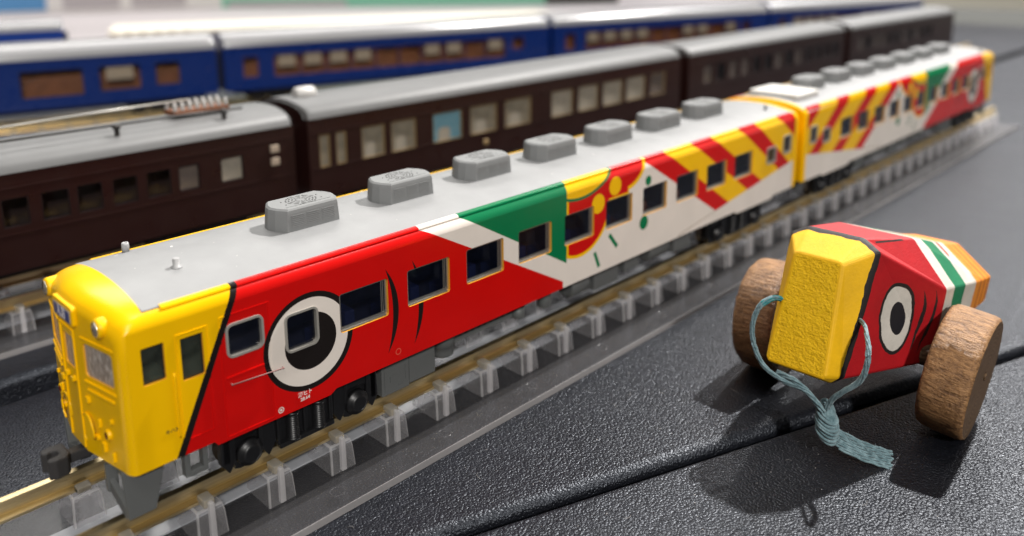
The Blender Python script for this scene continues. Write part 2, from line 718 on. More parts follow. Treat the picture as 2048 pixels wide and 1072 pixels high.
def text_mesh(name, body, size, mat, parent, mtx, extrude=0.02, offset=0.0):
    cu = bpy.data.curves.new(name, 'FONT')
    cu.body = body
    cu.size = size * S
    cu.extrude = extrude * S
    cu.offset = offset * S
    cu.align_x = 'CENTER'
    cu.align_y = 'CENTER'
    tmp = bpy.data.objects.new(name, cu)
    col.objects.link(tmp)
    dg = bpy.context.evaluated_depsgraph_get()
    me = bpy.data.meshes.new_from_object(tmp.evaluated_get(dg))
    bpy.data.objects.remove(tmp)
    bpy.data.curves.remove(cu)
    me.name = name
    me.materials.clear()
    me.materials.append(MATS[mat])
    me.transform(mtx)
    o = bpy.data.objects.new(name, me)
    col.objects.link(o)
    o.parent = parent
    return o


# ------------------------------------------------------------------ table
ZM = -6.3          # top of the leather mats
# seam between the mats in front: through (33,-17.5) and (117,-48.8)
sd = Vector((84, -31.3)).normalized()
sn = Vector((sd.y, -sd.x))          # towards the front
if sn.y > 0:
    sn = -sn
s0 = Vector((33, -17.5))


def mat_slab(name, poly, label, rnd):
    """thick upholstered tile with soft edges along the listed outline"""
    mb = MB()
    c = Vector((sum(p[0] for p in poly) / len(poly), sum(p[1] for p in poly) / len(poly)))
    rings = []
    n = len(poly)
    if sum(poly[i - 1][0] * poly[i][1] - poly[i][0] * poly[i - 1][1] for i in range(n)) < 0:
        poly = poly[::-1]

    def inset(d):
        out = []
        for i in range(n):
            p0, p1, p2 = Vector(poly[i - 1]), Vector(poly[i]), Vector(poly[(i + 1) % n])
            e1 = (p1 - p0).normalized()
            e2 = (p2 - p1).normalized()
            n1 = Vector((-e1.y, e1.x))
            n2 = Vector((-e2.y, e2.x))
            k = (n1 + n2)
            k = k / max(0.2, k.dot(n1))
            out.append(p1 + k * d)
        return out
    for a in range(0, 7):
        t = R(15 * a)
        rings.append([(p.x, p.y, ZM - rnd * (1 - math.sin(t))) for p in inset(rnd * (1 - math.cos(t)))])
    rings.insert(0, [(p[0], p[1], ZM - 12) for p in poly])
    b = mb.quadstrip(rings, 0, True, smooth=True)
    top = [b + (len(rings) - 1) * n + i for i in range(n)]
    mb.face(top, 0, False)
    o = mb.build(name, 'black_leather')
    tag(o, label, None, None, 'structure')
    return o


def along(t, d=0.0):
    p = s0 + sd * t + sn * d
    return (p.x, p.y)


GAP = 0.85
mat_slab('leather_mat', [along(-170, -GAP), along(755, -GAP), (740, 50.7), (-130, 50.7)],
         'black leather mat under the colourful train and the wooden toy', 1.3)
mat_slab('leather_mat', [along(-170, GAP), along(-170, 700), along(755, 700), along(755, GAP)],
         'black leather mat nearest the viewer, in front of the seam', 0.9)
mat_slab('leather_mat', [(-560, 57.6), (740, 57.6), (740, 420), (-560, 420)],
         'black leather mat under the brown and the blue trains', 1.2)
mb = MB()
mb.box(-700, 760, -900, 440, -40, ZM - 4.5)
tag(mb.build('table', 'table_black'), 'black table under the leather mats', None, None, 'structure')

# ------------------------------------------------------------------ the painted railcar
W = 19.8
CY = W / 2
ZS, RS, TH = 20.9, 1.6, R(62)
LCAR = 139.0
VMAX = ZS + RS * TH
ZEDGE = ZS + RS * math.sin(TH)
YEDGE = RS - RS * math.cos(TH)
ROOFC = 23.65


def roof_z(y):
    k = abs(y - CY) / (CY - YEDGE)
    return ROOFC - (ROOFC - ZEDGE - 0.12) * k ** 2.2


def side_v(y, z):
    if z <= ZS + 1e-4:
        return z
    yy = min(y, W - y)
    if yy > RS:
        return VMAX + 0.1
    return ZS + RS * math.atan2(z - ZS, RS - yy)


def car_uv(x, y, z):
    return (x, side_v(y, z))


HOLES = [(2.68, 4.9, 15.25, 19.1, 0.12, 'cab'), (6.5, 8.8, 14.3, 18.8, 0.12, 'cab'),
         (11.3, 15.25, 15.05, 18.5, 0.6, 'proud'), (18.0, 21.9, 13.1, 17.3, 0.6, 'proud')]
for k in range(10):
    HOLES.append((24.95 + 9.86 * k, 31.85 + 9.86 * k, 12.9, 17.65, 0.35, 'big'))
HOLES += [(126.4, 130.0, 13.7, 16.75, 0.4, 'proud'), (133.3, 136.5, 14.6, 18.2, 0.4, 'proud')]


gutters = []


def build_railcar():
    root = thing('railcar', 'yellow-fronted railcar with painted eye, green wedge and stripes, nearest the viewer', 'model train',
                 group='painted railcars')
    XS, XR = 1.5, 3.5
    mb = MB()
    # side walls with openings
    bottom = [(XS, 6.45), (9.1, 6.45), (9.5, 5.95), (23.2, 5.95), (24.0, 6.45), (114.5, 6.45), (115.3, 5.95), (129.2, 5.95), (129.8, 6.45), (LCAR, 6.45)]
    outer = bottom + [(LCAR, ZS), (XS, ZS)]
    holes = [rrect((a + b_) / 2, (c + d) / 2, b_ - a, d - c, r) for a, b_, c, d, r, k in HOLES]
    for sgn, yy in ((1, 0.0), (-1, W)):
        panel(mb, outer, holes, lambda u, v: (u, yy, v), lambda u, v: (u, yy + sgn * 0.55, v), 0, 1)
    # shoulders
    arcs = [(RS - RS * math.cos(TH * i / 8), ZS + RS * math.sin(TH * i / 8)) for i in range(9)]

    def xs(z):
        return XS + (XR - XS) * max(0, min(1, (z - ZS) / (ZEDGE - ZS)))
    for f in (lambda y: y, lambda y: W - y):
        mb.quadstrip([[(xs(z), f(y), z) for y, z in arcs], [(LCAR, f(y), z) for y, z in arcs]], 0, smooth=True)
    # rounded cab front: body outline shrunk to the flat face
    prof = [(0, 6.45), (0, 9), (0, 12), (0, 15), (0, 18)] + arcs
    nr = 14
    prof += [(YEDGE + (W - 2 * YEDGE) * i / nr, roof_z(YEDGE + (W - 2 * YEDGE) * i / nr)) for i in range(1, nr)]
    prof += [(W - y, z) for y, z in reversed([(0, 6.45), (0, 9), (0, 12), (0, 15), (0, 18)] + arcs)]
    kx = (CY - 1.35) / CY
    kz = (21.75 - 6.6) / (ROOFC - 6.45)

    def sweep(y):
        k = abs(y - CY)
        return -0.55 + (0.0 if k < 2.1 else (k - 2.1) * 0.17)
    inner = [(CY + (y - CY) * kx, 6.6 + (z - 6.45) * kz) for y, z in prof]
    rings = []
    for a in range(0, 10):
        t = R(10 * a)
        rg = []
        for (qy, qz), (py, pz) in zip(prof, inner):
            X = XR if (qz > ZEDGE) else xs(qz)
            rg.append((sweep(py) * math.cos(t) + X * (1 - math.cos(t)), py + (qy - py) * math.sin(t), pz + (qz - pz) * math.sin(t)))
        rings.append(rg)
    mb.quadstrip(rings, 0, smooth=True)
    fw = [rrect(3.95, 17.0, 5.0, 3.5, 0.45), rrect(W - 3.95, 17.0, 5.0, 3.5, 0.45), rrect(CY, 16.9, 2.6, 3.5, 0.4)]
    # split the face at the sweep kinks so that it bends there
    y1, y2 = CY - 2.1, CY + 2.1
    for lo, hi, hs in ((-1, y1, [fw[0]]), (y1, y2, [fw[2]]), (y2, 99, [fw[1]])):
        pts = []
        cl = list(inner) + [inner[0]]
        for i in range(len(inner)):
            p, q = cl[i], cl[i + 1]
            if lo <= p[0] <= hi:
                pts.append(p)
            for e in (lo, hi):
                if (p[0] - e) * (q[0] - e) < 0:
                    t = (e - p[0]) / (q[0] - p[0])
                    pts.append((e, p[1] + (q[1] - p[1]) * t))
        # keep the outline in order around its centre
        cx = sum(p[0] for p in pts) / len(pts)
        cz = sum(p[1] for p in pts) / len(pts)
        pts = sorted(set((round(p[0], 4), round(p[1], 4)) for p in pts), key=lambda p: math.atan2(p[1] - cz, p[0] - cx))
        panel(mb, pts, hs, lambda y, z: (sweep(y), y, z), lambda y, z: (sweep(y) + 0.5, y, z), 0, 1)
    # rear end wall
    endp = [(y, z) for y, z in prof]
    mb.poly([(LCAR, y, z) for y, z in endp], 0)
    # floor
    mb.poly([(1.5, 0.1, 6.6), (LCAR, 0.1, 6.6), (LCAR, W - 0.1, 6.6), (1.5, W - 0.1, 6.6)], 2)
    mb.build('body', ['livery_paint', 'reveal_yellow', 'interior_dark'], root, uvf=car_uv)
    # roof
    mb = MB()
    ys = [YEDGE + (W - 2 * YEDGE) * i / nr for i in range(nr + 1)]
    mb.quadstrip([[(XR, y, roof_z(y)) for y in ys], [(LCAR, y, roof_z(y)) for y in ys]], 0, smooth=True)
    roof = mb.build('roof', 'roof_grey', root)
    # rain gutters
    gutters.clear()
    for f in (lambda y: y, lambda y: W - y):
        mb = MB()
        g = [(YEDGE - 0.2, ZEDGE - 0.3), (YEDGE - 0.4, ZEDGE - 0.06), (YEDGE - 0.3, ZEDGE + 0.12), (YEDGE + 0.0, ZEDGE + 0.24), (YEDGE + 0.3, ZEDGE + 0.26), (YEDGE + 0.3, ZEDGE - 0.2)]
        mb.prism([(f(y), z) for y, z in g], 0, 5.2, 137.6)
        gutters.append(mb.build('rain_gutter', 'livery_paint', root, uvf=lambda x, y, z: (x, VMAX - 0.3)))
    # yellow end frame
    mb = MB()
    rim = prof
    sc_ = [(CY + (y - CY) * 0.93, 6.45 + (z - 6.45) * 0.955) for y, z in rim]
    mb.quadstrip([[(LCAR - 0.9, y, z) for y, z in [(CY + (y - CY) * 1.006, z + 0.06) for y, z in rim]],
                  [(LCAR + 0.25, y, z) for y, z in [(CY + (y - CY) * 1.006, z + 0.06) for y, z in rim]],
                  [(LCAR + 0.35, y, z) for y, z in sc_], [(LCAR - 0.1, y, z) for y, z in sc_]], 0, smooth=False)
    mb.build('end_frame', 'cab_yellow', root)
    mb = MB()
    mb.prism(rrect(CY, 14, 7, 13, 0.8), 0, LCAR, LCAR + 1.9)
    mb.build('gangway', 'bogie_black', root)
    # inside
    mb = MB()
    mb.box(10.2, LCAR - 1, 1.2, W - 1.2, 6.7, 9.4)
    mb.box(9.9, 10.2, 0.6, W - 0.6, 6.7, 22)
    mb.build('cabin_floor', 'interior_dark', root)
    x = 26.5
    while x < 122:
        for y0 in (1.3, 12.2):
            mb = MB()
            mb.box(x, x + 1.4, y0, y0 + 6.2, 9.4, 14.6)
            mb.box(x - 1.9, x + 3.3, y0, y0 + 6.2, 9.4, 11.3)
            mb.build('seat', 'seat_orange' if 84 < x < 96 else 'seat_blue', root, bevel=0.25)
        x += 9.86
    mb = MB()
    mb.box(1.9, 4.5, 2.5, 17.5, 6.7, 13.4)
    mb.box(4.4, 6.2, 2.6, 6.2, 6.7, 14.5)
    mb.build('driver_desk', 'cab_green', root, bevel=0.3)
    mb = MB()
    mb.box(9.3, 9.6, 0.7, W - 0.7, 6.7, 21.5)
    mb.build('cab_bulkhead', 'cab_green', root)

    # windows
    protos = {}

    def win(kind, wd, ht, r):
        key = (kind, round(wd, 2), round(ht, 2))
        if key in protos:
            return protos[key]
        mb = MB()
        if kind == 'big':
            o_ = rrect(0, 0, wd - 0.02, ht - 0.02, r)
            i_ = rrect(0, 0.16, wd - 0.62, ht - 0.78, max(0.1, r - 0.15))
            ya, yb = 0.26, 0.5
        elif kind == 'proud':
            o_ = rrect(0, 0, wd + 0.34, ht + 0.34, r + 0.17)
            i_ = rrect(0, 0, wd - 0.2, ht - 0.2, r - 0.1)
            ya, yb = -0.16, 0.4
        else:
            o_ = rrect(0, 0, wd - 0.01, ht - 0.01, r)
            i_ = rrect(0, 0, wd - 0.22, ht - 0.22, r * 0.6)
            ya, yb = 0.3, 0.5
        mb.quadstrip([[(x, yb, z) for x, z in o_], [(x, ya + 0.05, z) for x, z in o_],
                      [(x * 0.995, ya, z * 0.995) for x, z in o_],
                      [(x, ya, z) for x, z in i_], [(x, yb, z) for x, z in i_]], 0, True)
        fr = mb.build('window', {'big': 'silver', 'proud': 'frame_grey', 'cab': 'print_black'}[kind], root)
        g = MB()
        g.poly([(x, yb - 0.12, z) for x, z in rrect(0, 0.1 if kind == 'big' else 0, wd - 0.3, ht - 0.5 if kind == 'big' else ht - 0.15, 0.2)])
        gl = g.build('pane', 'cab_glass' if kind == 'cab' else 'window_glass', fr, recalc=False)
        if kind == 'big':
            g = MB()
            for xx in (wd / 2 - 0.62, wd / 2 - 0.86):
                g.box(xx, xx + 0.09, ya + 0.03, ya + 0.1, -ht / 2 + 0.5, ht / 2 - 0.2)
            g.box(-wd / 2 + 0.3, wd / 2 - 0.3, ya - 0.14, ya + 0.02, -ht / 2 + 0.02, -ht / 2 + 0.2)
            g.build('sash', 'silver', fr)
        protos[key] = fr
        return fr
    used = set()
    for a, b_, c, d, r, kind in HOLES:
        p = win(kind, b_ - a, d - c, r)
        if p.name in used:
            o = inst(p, root, ((a + b_) / 2, 0, (c + d) / 2))
        else:
            p.location = ((a + b_) / 2 * S, 0, (c + d) / 2 * S)
            used.add(p.name)
            o = p
        inst(p, root, ((a + b_) / 2, W, (c + d) / 2), math.pi)
    # cab front glazing
    for cy_, wd in ((3.95, 4.95), (W - 3.95, 4.95), (CY, 2.55)):
        mb = MB()
        pts = rrect(cy_, 17.0 if wd > 3 else 16.9, wd, 3.45, 0.43)
        mb.poly([(sweep(y) + 0.16, y, z) for y, z in pts])
        mb.build('windscreen', 'front_glass', root, recalc=False)
    # cab side door, passenger door: raised edges
    def edge_frame(name, x0, x1, z0, z1, t=0.09, h=0.07):
        for f, s_ in ((0.0, -1), (W, 1)):
            mb = MB()
            ya, yb = sorted((f + s_ * h, f - s_ * 0.05))
            mb.box(x0, x0 + t, ya, yb, z0, z1)
            mb.box(x1 - t, x1, ya, yb, z0, z1)
            mb.box(x0 + t, x1 - t, ya, yb, z1 - t, z1)
            mb.box(x0 + t, x1 - t, ya, yb, z0, z0 + t)
            mb.build(name, 'livery_paint', root, uvf=lambda x, y, z: (x, z))
    edge_frame('cab_door', 6.05, 9.3, 7.95, 19.35)
    edge_frame('passenger_door', 10.6, 16.15, 6.3, 19.7)
    for f, s_ in ((0.0, -1), (W, 1)):
        mb = MB()
        ya, yb = sorted((f + s_ * 0.34, f + s_ * 0.24))
        mb.tube([(11.3, f + s_ * 0.28, 12.1), (17.4, f + s_ * 0.28, 11.7)], 0.055, 6)
        mb.box(11.35, 11.45, *sorted((f, f + s_ * 0.3)), 12.02, 12.16)
        mb.box(17.25, 17.35, *sorted((f, f + s_ * 0.3)), 11.62, 11.76)
        mb.build('grab_rail', 'rail_dull', root)
        mb = MB()
        mb.box(10.9, 15.6, *sorted((f + s_ * 0.12, f)), 12.75, 12.95)
        mb.build('door_ledge', 'livery_paint', root, uvf=lambda x, y, z: (x, z))
    mb = MB()
    mb.tube([(5.55, -0.2, 15.6), (5.55, -0.25, 15.2), (5.6, -0.25, 9.0), (5.62, -0.2, 8.7)], 0.07, 6)
    mb.build('grab_rail', 'livery_paint', root, uvf=lambda x, y, z: (3, 12))

    # cab front fittings
    def hl(y, z):
        mb = MB()
        x0 = -0.05
        mb.lathe([(1.05, 1.9), (1.02, 0.3), (0.95, 0.0), (0.72, -0.05)], (x0, y, z), 0, 20)
        o = mb.build('headlight', 'cab_yellow', root)
        mb = MB()
        mb.lathe([(0.74, 0.0), (0.76, -0.14), (0.66, -0.16), (0.6, -0.02)], (x0, y, z), 0, 20)
        mb.build('bezel', 'chrome', o)
        mb = MB()
        mb.lathe([(0.6, -0.03), (0.45, -0.09), (0.05, -0.12)], (x0, y, z), 0, 16)
        mb.build('lens', 'front_glass', o)
    hl(3.1, 21.1)
    hl(W - 2.7, 21.3)
    mb = MB()
    mb.prism(rrect(CY, 21.15, 5.6, 2.1, 0.4), 0, -0.8, 1.2)
    sg = mb.build('destination_box', 'cab_yellow', root, bevel=0.15)
    mb = MB()
    mb.prism(rrect(CY, 21.05, 4.6, 1.35, 0.15), 0, -0.86, -0.78)
    mb.build('sign_frame', 'frame_grey', sg)
    mb = MB()
    mb.prism(rrect(CY, 21.05, 4.2, 1.1, 0.1), 0, -0.9, -0.84)
    mb.build('sign_plate', 'sign_blue', sg)
    mt = Matrix.Translation(Vector((-0.91, CY, 21.05)) * S) @ Matrix.Rotation(R(-90), 4, 'Z') @ Matrix.Rotation(R(90), 4, 'X')
    text_mesh('lettering', '人吉', 1.25, 'print_white', sg, mt)
    for y0 in (CY - 1.95, CY + 1.75):
        mb = MB()
        mb.box(-0.7, -0.4, y0, y0 + 0.2, 6.9, 19.6)
        mb.build('door_edge', 'cab_yellow', root, bevel=0.05)
    mb = MB()
    mb.box(-0.7, -0.4, CY - 1.75, CY + 1.75, 19.4, 19.6)
    mb.build('door_edge', 'cab_yellow', root, bevel=0.05)
    for s_ in (-1, 1):
        yc = CY + s_ * (CY - 3.95)
        for zz, w_ in ((14.55, 2.7), (13.7, 2.3)):
            mb = MB()
            pts = [(sweep(yc - w_) - 0.18, yc - w_), (sweep(yc + w_) - 0.18, yc + w_), (sweep(yc + w_) + 0.3, yc + w_), (sweep(yc - w_) + 0.3, yc - w_)]
            mb.prism(pts, 2, zz, zz + 0.25)
            mb.build('sill_bar', 'cab_yellow', root, bevel=0.06)
        mb = MB()
        pts = [(sweep(yc - 2.8) - 0.12, yc - 2.8), (sweep(yc + 2.8) - 0.12, yc + 2.8), (sweep(yc + 2.8) + 0.3, yc + 2.8), (sweep(yc - 2.8) + 0.3, yc - 2.8)]
        mb.prism(pts, 2, 19.1, 19.35)
        mb.build('brow_bar', 'cab_yellow', root, bevel=0.06)
        # tail light
        y = CY + s_ * 6.5
        mb = MB()
        mb.lathe([(0.6, 0.6), (0.58, -0.2), (0.5, -0.26)], (sweep(y), y, 9.9), 0, 16)
        tl_ = mb.build('tail_light', 'cab_yellow', root)
        mb = MB()
        mb.lathe([(0.4, -0.2), (0.34, -0.3), (0.1, -0.34)], (sweep(y), y, 9.9), 0, 14)
        mb.build('lens', 'tail_red', tl_)
        # jumper boxes, hooks and hoses
        for dy, z, sy_, sz in ((3.4, 12.7, 0.35, 0.3), (5.2, 10.7, 0.16, 0.45), (4.5, 9.0, 0.4, 0.22), (7.4, 11.6, 0.18, 0.22), (5.6, 8.3, 0.3, 0.5), (7.2, 7.7, 0.14, 0.5)):
            y = CY + s_ * dy
            mb = MB()
            mb.box(sweep(y) - 0.24, sweep(y) + 0.2, y - sy_, y + sy_, z - sz, z + sz)
            mb.build('jumper_box', 'cab_yellow', root, bevel=0.08)
        mb = MB()
        yc2 = CY + s_ * 3.0
        mb.tube([(sweep(yc2) - 0.12, yc2 + 1.5 * math.cos(R(a)), 9.3 + 1.7 * math.sin(R(a))) for a in range(-60, 200, 15)], 0.12, 6)
        mb.build('brake_hose', 'cab_yellow', root)
    for y in (CY - 0.9, CY + 0.9):
        mb = MB()
        mb.box(-0.9, -0.45, y - 0.3, y + 0.3, 13.9, 14.4)
        mb.build('door_handle', 'cab_yellow', root, bevel=0.1)
    # lettering
    mt = lambda u, v: Matrix.Translation(Vector((u, -0.03, v)) * S) @ Matrix.Rotation(R(90), 4, 'X')
    text_mesh('lettering', '熊ヒト', 0.62, 'print_white', root, mt(19.9, 7.55), 0.008, 0.012)
    text_mesh('lettering', '28.64', 0.55, 'print_white', root, mt(19.85, 6.95), 0.008, 0.012)
    text_mesh('lettering', 'キハ31', 0.5, 'print_black', root, mt(5.02, 9.62), 0.008, 0.01)

    # roof ventilators / coolers
    def cooler(xc):
        yc = CY + 0.35
        top = 26.35
        base = [(-4.45, -1.2), (-3.6, -2.6), (3.6, -2.6), (4.45, -1.2), (4.75, 0), (4.45, 1.2), (3.6, 2.6), (-3.6, 2.6), (-4.45, 1.2), (-4.75, 0)]
        mb = MB()
        z0 = 23.35
        rings = []
        for z, k, in ((z0, 1.0), (z0 + 0.35, 1.0), (top - 0.55, 0.965), (top - 0.2, 0.945), (top, 0.89)):
            rings.append([(xc + x * k, yc + y * (k if y > 0 else k), z) for x, y in base])
        b = mb.quadstrip(rings, 0, True)
        mb.face([b + 4 * len(base) + i for i in range(len(base))])
        o = mb.build('roof_cooler', 'unit_grey', root, off=(xc, yc, z0))
        o.location = (xc * S, yc * S, z0 * S)
        # louvre panels on both long sides
        for s_ in (-1, 1):
            for k in (-2.1, 0, 2.1):
                mb = MB()
                for i in range(7):
                    zz = 0.75 + i * 0.22
                    yy = s_ * (2.60 - (zz / 3.0) * 0.10)
                    mb.box(k - 0.9, k + 0.9, *sorted((yy + s_ * 0.05, yy - s_ * 0.1)), zz, zz + 0.12)
                tag(mb.build('louvre', 'unit_grey', o), kind='stuff')
        # fan grille
        mb = MB()
        for r in (0.55, 0.95, 1.35, 1.7):
            for a in range(0, 360, 30):
                a0, a1 = R(a + 4), R(a + 24)
                mb.poly([(rr * math.cos(t) * 1.05, rr * math.sin(t) * 0.95 + 0.15, 3.008) for rr, t in ((r, a0), (r + 0.17, a0), (r + 0.17, (a0 + a1) / 2), (r + 0.17, a1), (r, a1), (r, (a0 + a1) / 2))])
        tag(mb.build('fan_grille', 'dark_slot', o, recalc=False), kind='stuff')
        mb = MB()
        for k in range(8):
            a = R(45 * k + 20)
            mb.lathe([(0.09, 0), (0.09, 0.05)], (2.6 * math.cos(a), 1.75 * math.sin(a), 2.99), 2, 8)
        tag(mb.build('screws', 'dark_slot', o), kind='stuff')
        mb = MB()
        mb.box(-3.1, 3.1, -1.62, -1.56, 2.98, 3.012)
        mb.build('lid_seam', 'dark_slot', o)
        # gasket on which the unit sits
        mb = MB()
        mb.prism([(x * 1.02, y * 1.02) for x, y in base], 2, -0.12, 0.04)
        mb.build('gasket', 'dark_slot', o)
        return o
    first = cooler(27.0)
    for k in range(1, 7):
        c_ = inst(first, root, (27.0 + 15.2 * k, CY + 0.35, 23.35))
    for x, y in ((8.6, 17.6), (9.7, 6.9)):
        mb = MB()
        zz = roof_z(y)
        mb.lathe([(0.62, 0), (0.6, 0.12), (0.38, 0.16), (0.36, 1.0), (0.3, 1.06)] if y < 10 else [(0.4, 0), (0.42, 0.9), (0.36, 1.15), (0.2, 1.15), (0.2, 0.9)], (x, y, zz - 0.05), 2, 14)
        mb.build('aerial_stub', 'roof_knob', root)
    mb = MB()
    mb.lathe([(0.3, 0), (0.28, 1.0)], (133.5, 4.5, roof_z(4.5) - 0.05), 2, 10)
    mb.build('aerial_stub', 'unit_grey', root)

    # dust and paint flecks lying on the roof
    rd = random.Random(11)
    mb = MB()
    for k in range(150):
        x, y = rd.uniform(5, 136), rd.uniform(1.6, W - 1.6)
        z = roof_z(y) + 0.01
        r_ = rd.uniform(0.03, 0.10) if rd.random() < 0.9 else rd.uniform(0.12, 0.2)
        a = rd.uniform(0, 6.28)
        e = rd.uniform(0.35, 1.0)
        mb.poly([(x + r_ * (math.cos(t_) * math.cos(a) - e * math.sin(t_) * math.sin(a)), y + r_ * (math.cos(t_) * math.sin(a) + e * math.sin(t_) * math.cos(a)), z) for t_ in (0, 1.2, 2.4, 3.6, 4.9)], 0 if rd.random() < 0.6 else 1)
    tag(mb.build('dust_flecks', ['print_white', 'unit_grey'], root, recalc=False), kind='stuff')

    # ---------------- underframe
    mb = MB()
    mb.box(6, 134, 4.5, W - 4.5, 5.2, 6.5)
    mb.build('chassis', 'bogie_black', root)
    for s_ in (0, 1):
        f = (lambda y: y) if s_ == 0 else (lambda y: W - y)

        def ubox(name, x0, x1, ya, yb, z0, z1, mat='under_grey', bev=0.12):
            mb = MB()
            a, b_ = sorted((f(ya), f(yb)))
            mb.box(x0, x1, a, b_, z0, z1)
            return mb.build(name, mat, root, bevel=bev)
        # pilot plate with its slanting side
        mb = MB()
        mb.prism([(0.35, 6.45), (4.7, 6.45), (3.3, 1.1), (0.6, 1.1)], 1, *sorted((f(1.5), f(2.0))))
        mb.build('pilot', 'under_grey', root, bevel=0.12)
        mb = MB()
        mb.prism([(f(2.0), 1.1), (f(6.2), 2.5), (f(6.2), 3.9), (f(2.0), 2.5)], 0, 0.5, 1.1)
        mb.prism([(f(5.7), 2.4), (f(6.3), 2.4), (f(6.3), 5.4), (f(5.7), 5.4)], 0, 0.3, 1.4)
        mb.prism([(f(2.0), 5.0), (f(6.0), 5.0), (f(6.0), 5.6), (f(2.0), 5.6)], 0, 0.9, 1.5)
        mb.build('pilot', 'under_grey', root, bevel=0.08)
        # step stirrup
        mb = MB()
        for q in ((6.2, 6.75, 3.4, 6.6), (8.1, 8.6, 3.4, 6.6), (6.75, 8.1, 3.4, 3.95)):
            mb.box(q[0], q[1], *sorted((f(0.7), f(1.7))), q[2], q[3])
        mb.build('step', 'under_grey', root, bevel=0.08)
        o = ubox('equipment_box', 32.0, 36.35, 2.2, 6, 1.0, 6.4)
        mb = MB()
        yy = f(2.2)
        d_ = -0.06 if s_ == 0 else 0.06
        for x0, x1, z0, z1 in ((33.3, 34.3, 2.6, 3.4), (32.4, 32.6, 1.6, 4.8), (33.0, 35.8, 4.6, 4.72), (34.6, 35.9, 1.8, 1.95), (35.7, 35.9, 2.3, 4.3)):
            mb.box(x0, x1, *sorted((yy + d_, yy - d_)), z0, z1)
        tag(mb.build('hatch', 'under_grey', o), kind='stuff')
        ubox('equipment_box', 36.5, 40.8, 2.3, 6, 1.2, 6.4)
        mb = MB()
        mb.lathe([(1.2, -0.1), (1.5, 0.1), (1.6, 0.5), (1.6, 1.4), (1.7, 1.45), (1.7, 3.9)], (43.2, f(3.6), 2.4), 2, 20)
        mb.build('air_tank', 'under_grey', root)
        o = ubox('equipment_box', 45.2, 57.3, 3.4, 7, 3.2, 6.4)
        mb = MB()
        for k in range(9):
            mb.box(46 + k * 1.2, 46.5 + k * 1.2, *sorted((f(3.34), f(3.5))), 4.0, 4.15)
        tag(mb.build('vent', 'dark_slot', o), kind='stuff')
        mb = MB()
        mb.lathe([(0.9, 0), (1.0, 0.2), (1.0, 1.6)], (57.6, f(3.2), 3.1), 2, 16)
        mb.build('filter_bowl', 'under_grey', root)
        mb = MB()
        mb.lathe([(1.0, 0), (1.1, 0.15), (1.1, 3.6)], (63.4, f(3.2), 2.9), 2, 16)
        mb.build('filter_bowl', 'under_grey', root)
        mb = MB()
        mb.lathe([(1.5, -2.2), (1.9, -1.9), (1.9, 1.9), (1.5, 2.2)], (71.5, f(4.2), 3.9), 0, 18)
        mb.build('air_tank', 'under_grey', root)
        ubox('equipment_box', 75.0, 81.5, 2.8, 7, 1.8, 6.4)
        ubox('equipment_box', 83.5, 87.5, 3.0, 7, 2.6, 6.4)
        mb = MB()
        mb.lathe([(1.4, -3), (1.8, -2.7), (1.8, 2.7), (1.4, 3)], (93, f(4.0), 4.2), 0, 18)
        mb.build('air_tank', 'under_grey', root)
        ubox('equipment_box', 98.0, 103.5, 2.8, 7, 2.0, 6.4)
        ubox('equipment_box', 131.5, 135, 3.0, 7, 3.2, 6.4)

    def bogie(xc):
        mb = MB()
        for f in (lambda y: y, lambda y: W - y):
            a, b_ = sorted((f(1.9), f(3.0)))
            pts = [(-10.2, 5.6), (-9.9, 4.2), (-9.0, 3.9), (-8.2, 4.3), (-5.4, 4.3), (-4.2, 2.6), (-2.8, 1.6), (2.8, 1.6), (4.2, 2.6), (5.4, 4.3), (8.2, 4.3), (9.0, 3.9), (9.7, 4.2), (9.9, 5.6), (4, 5.9), (-4, 5.9)]
            mb.prism([(xc + x, z) for x, z in pts], 1, a, b_)
            for xx in (-9.6, 9.6):
                mb.box(xc + xx - 0.5, xc + xx + 0.5, *sorted((f(1.7), f(2.3))), 2.0, 5.6)
            for xx in (-5.6, 5.6):
                mb.box(xc + xx - 0.25, xc + xx + 0.25, *sorted((f(1.6), f(2.2))), 2.8, 5.9)
            mb.box(xc - 3.6, xc + 3.6, *sorted((f(1.2), f(2.2))), 1.3, 1.9)
            mb.box(xc - 8.6, xc + 8.6, *sorted((f(1.75), f(2.2))), 5.2, 5.7)
            for xx in (-3.4, 0.0, 3.4):
                mb.box(xc + xx - 0.28, xc + xx + 0.28, *sorted((f(1.55), f(2.1))), 1.5, 5.8)
        mb.box(xc - 6, xc + 6, 3.2, W - 3.2, 2.4, 5.4)
        o = mb.build('bogie', 'bogie_black', root, bevel=0.18)
        for f in (lambda y: y, lambda y: W - y):
            sg_ = -1 if f(0) == 0 else 1
            for xx in (-7.05, 7.05):
                mb = MB()
                mb.lathe([(1.55, 0), (1.5, 0.55 * sg_), (1.15, 0.62 * sg_), (1.1, 0.95 * sg_), (0.8, 1.05 * sg_)], (xc + xx, f(1.9), 2.55), 1, 18)
                mb.prism([(xc + xx - 1.9, 4.4), (xc + xx - 1.5, 0.9), (xc + xx - 0.9, 0.7), (xc + xx + 0.9, 0.7), (xc + xx + 1.5, 0.9), (xc + xx + 1.9, 4.4)], 1, *sorted((f(2.2), f(3.1))))
                mb.build('axle_box', 'bogie_black', o)
                for sx in (-2.35, 2.35):
                    mb = MB()
                    mb.prism([(xc + xx + sx - 0.75, 5.5), (xc + xx + sx - 0.9, 2.2), (xc + xx + sx, 0.9), (xc + xx + sx + 0.9, 2.2), (xc + xx + sx + 0.75, 5.5)], 1, *sorted((f(1.7), f(2.6))))
                    mb.build('spring_housing', 'bogie_black', o, bevel=0.15)
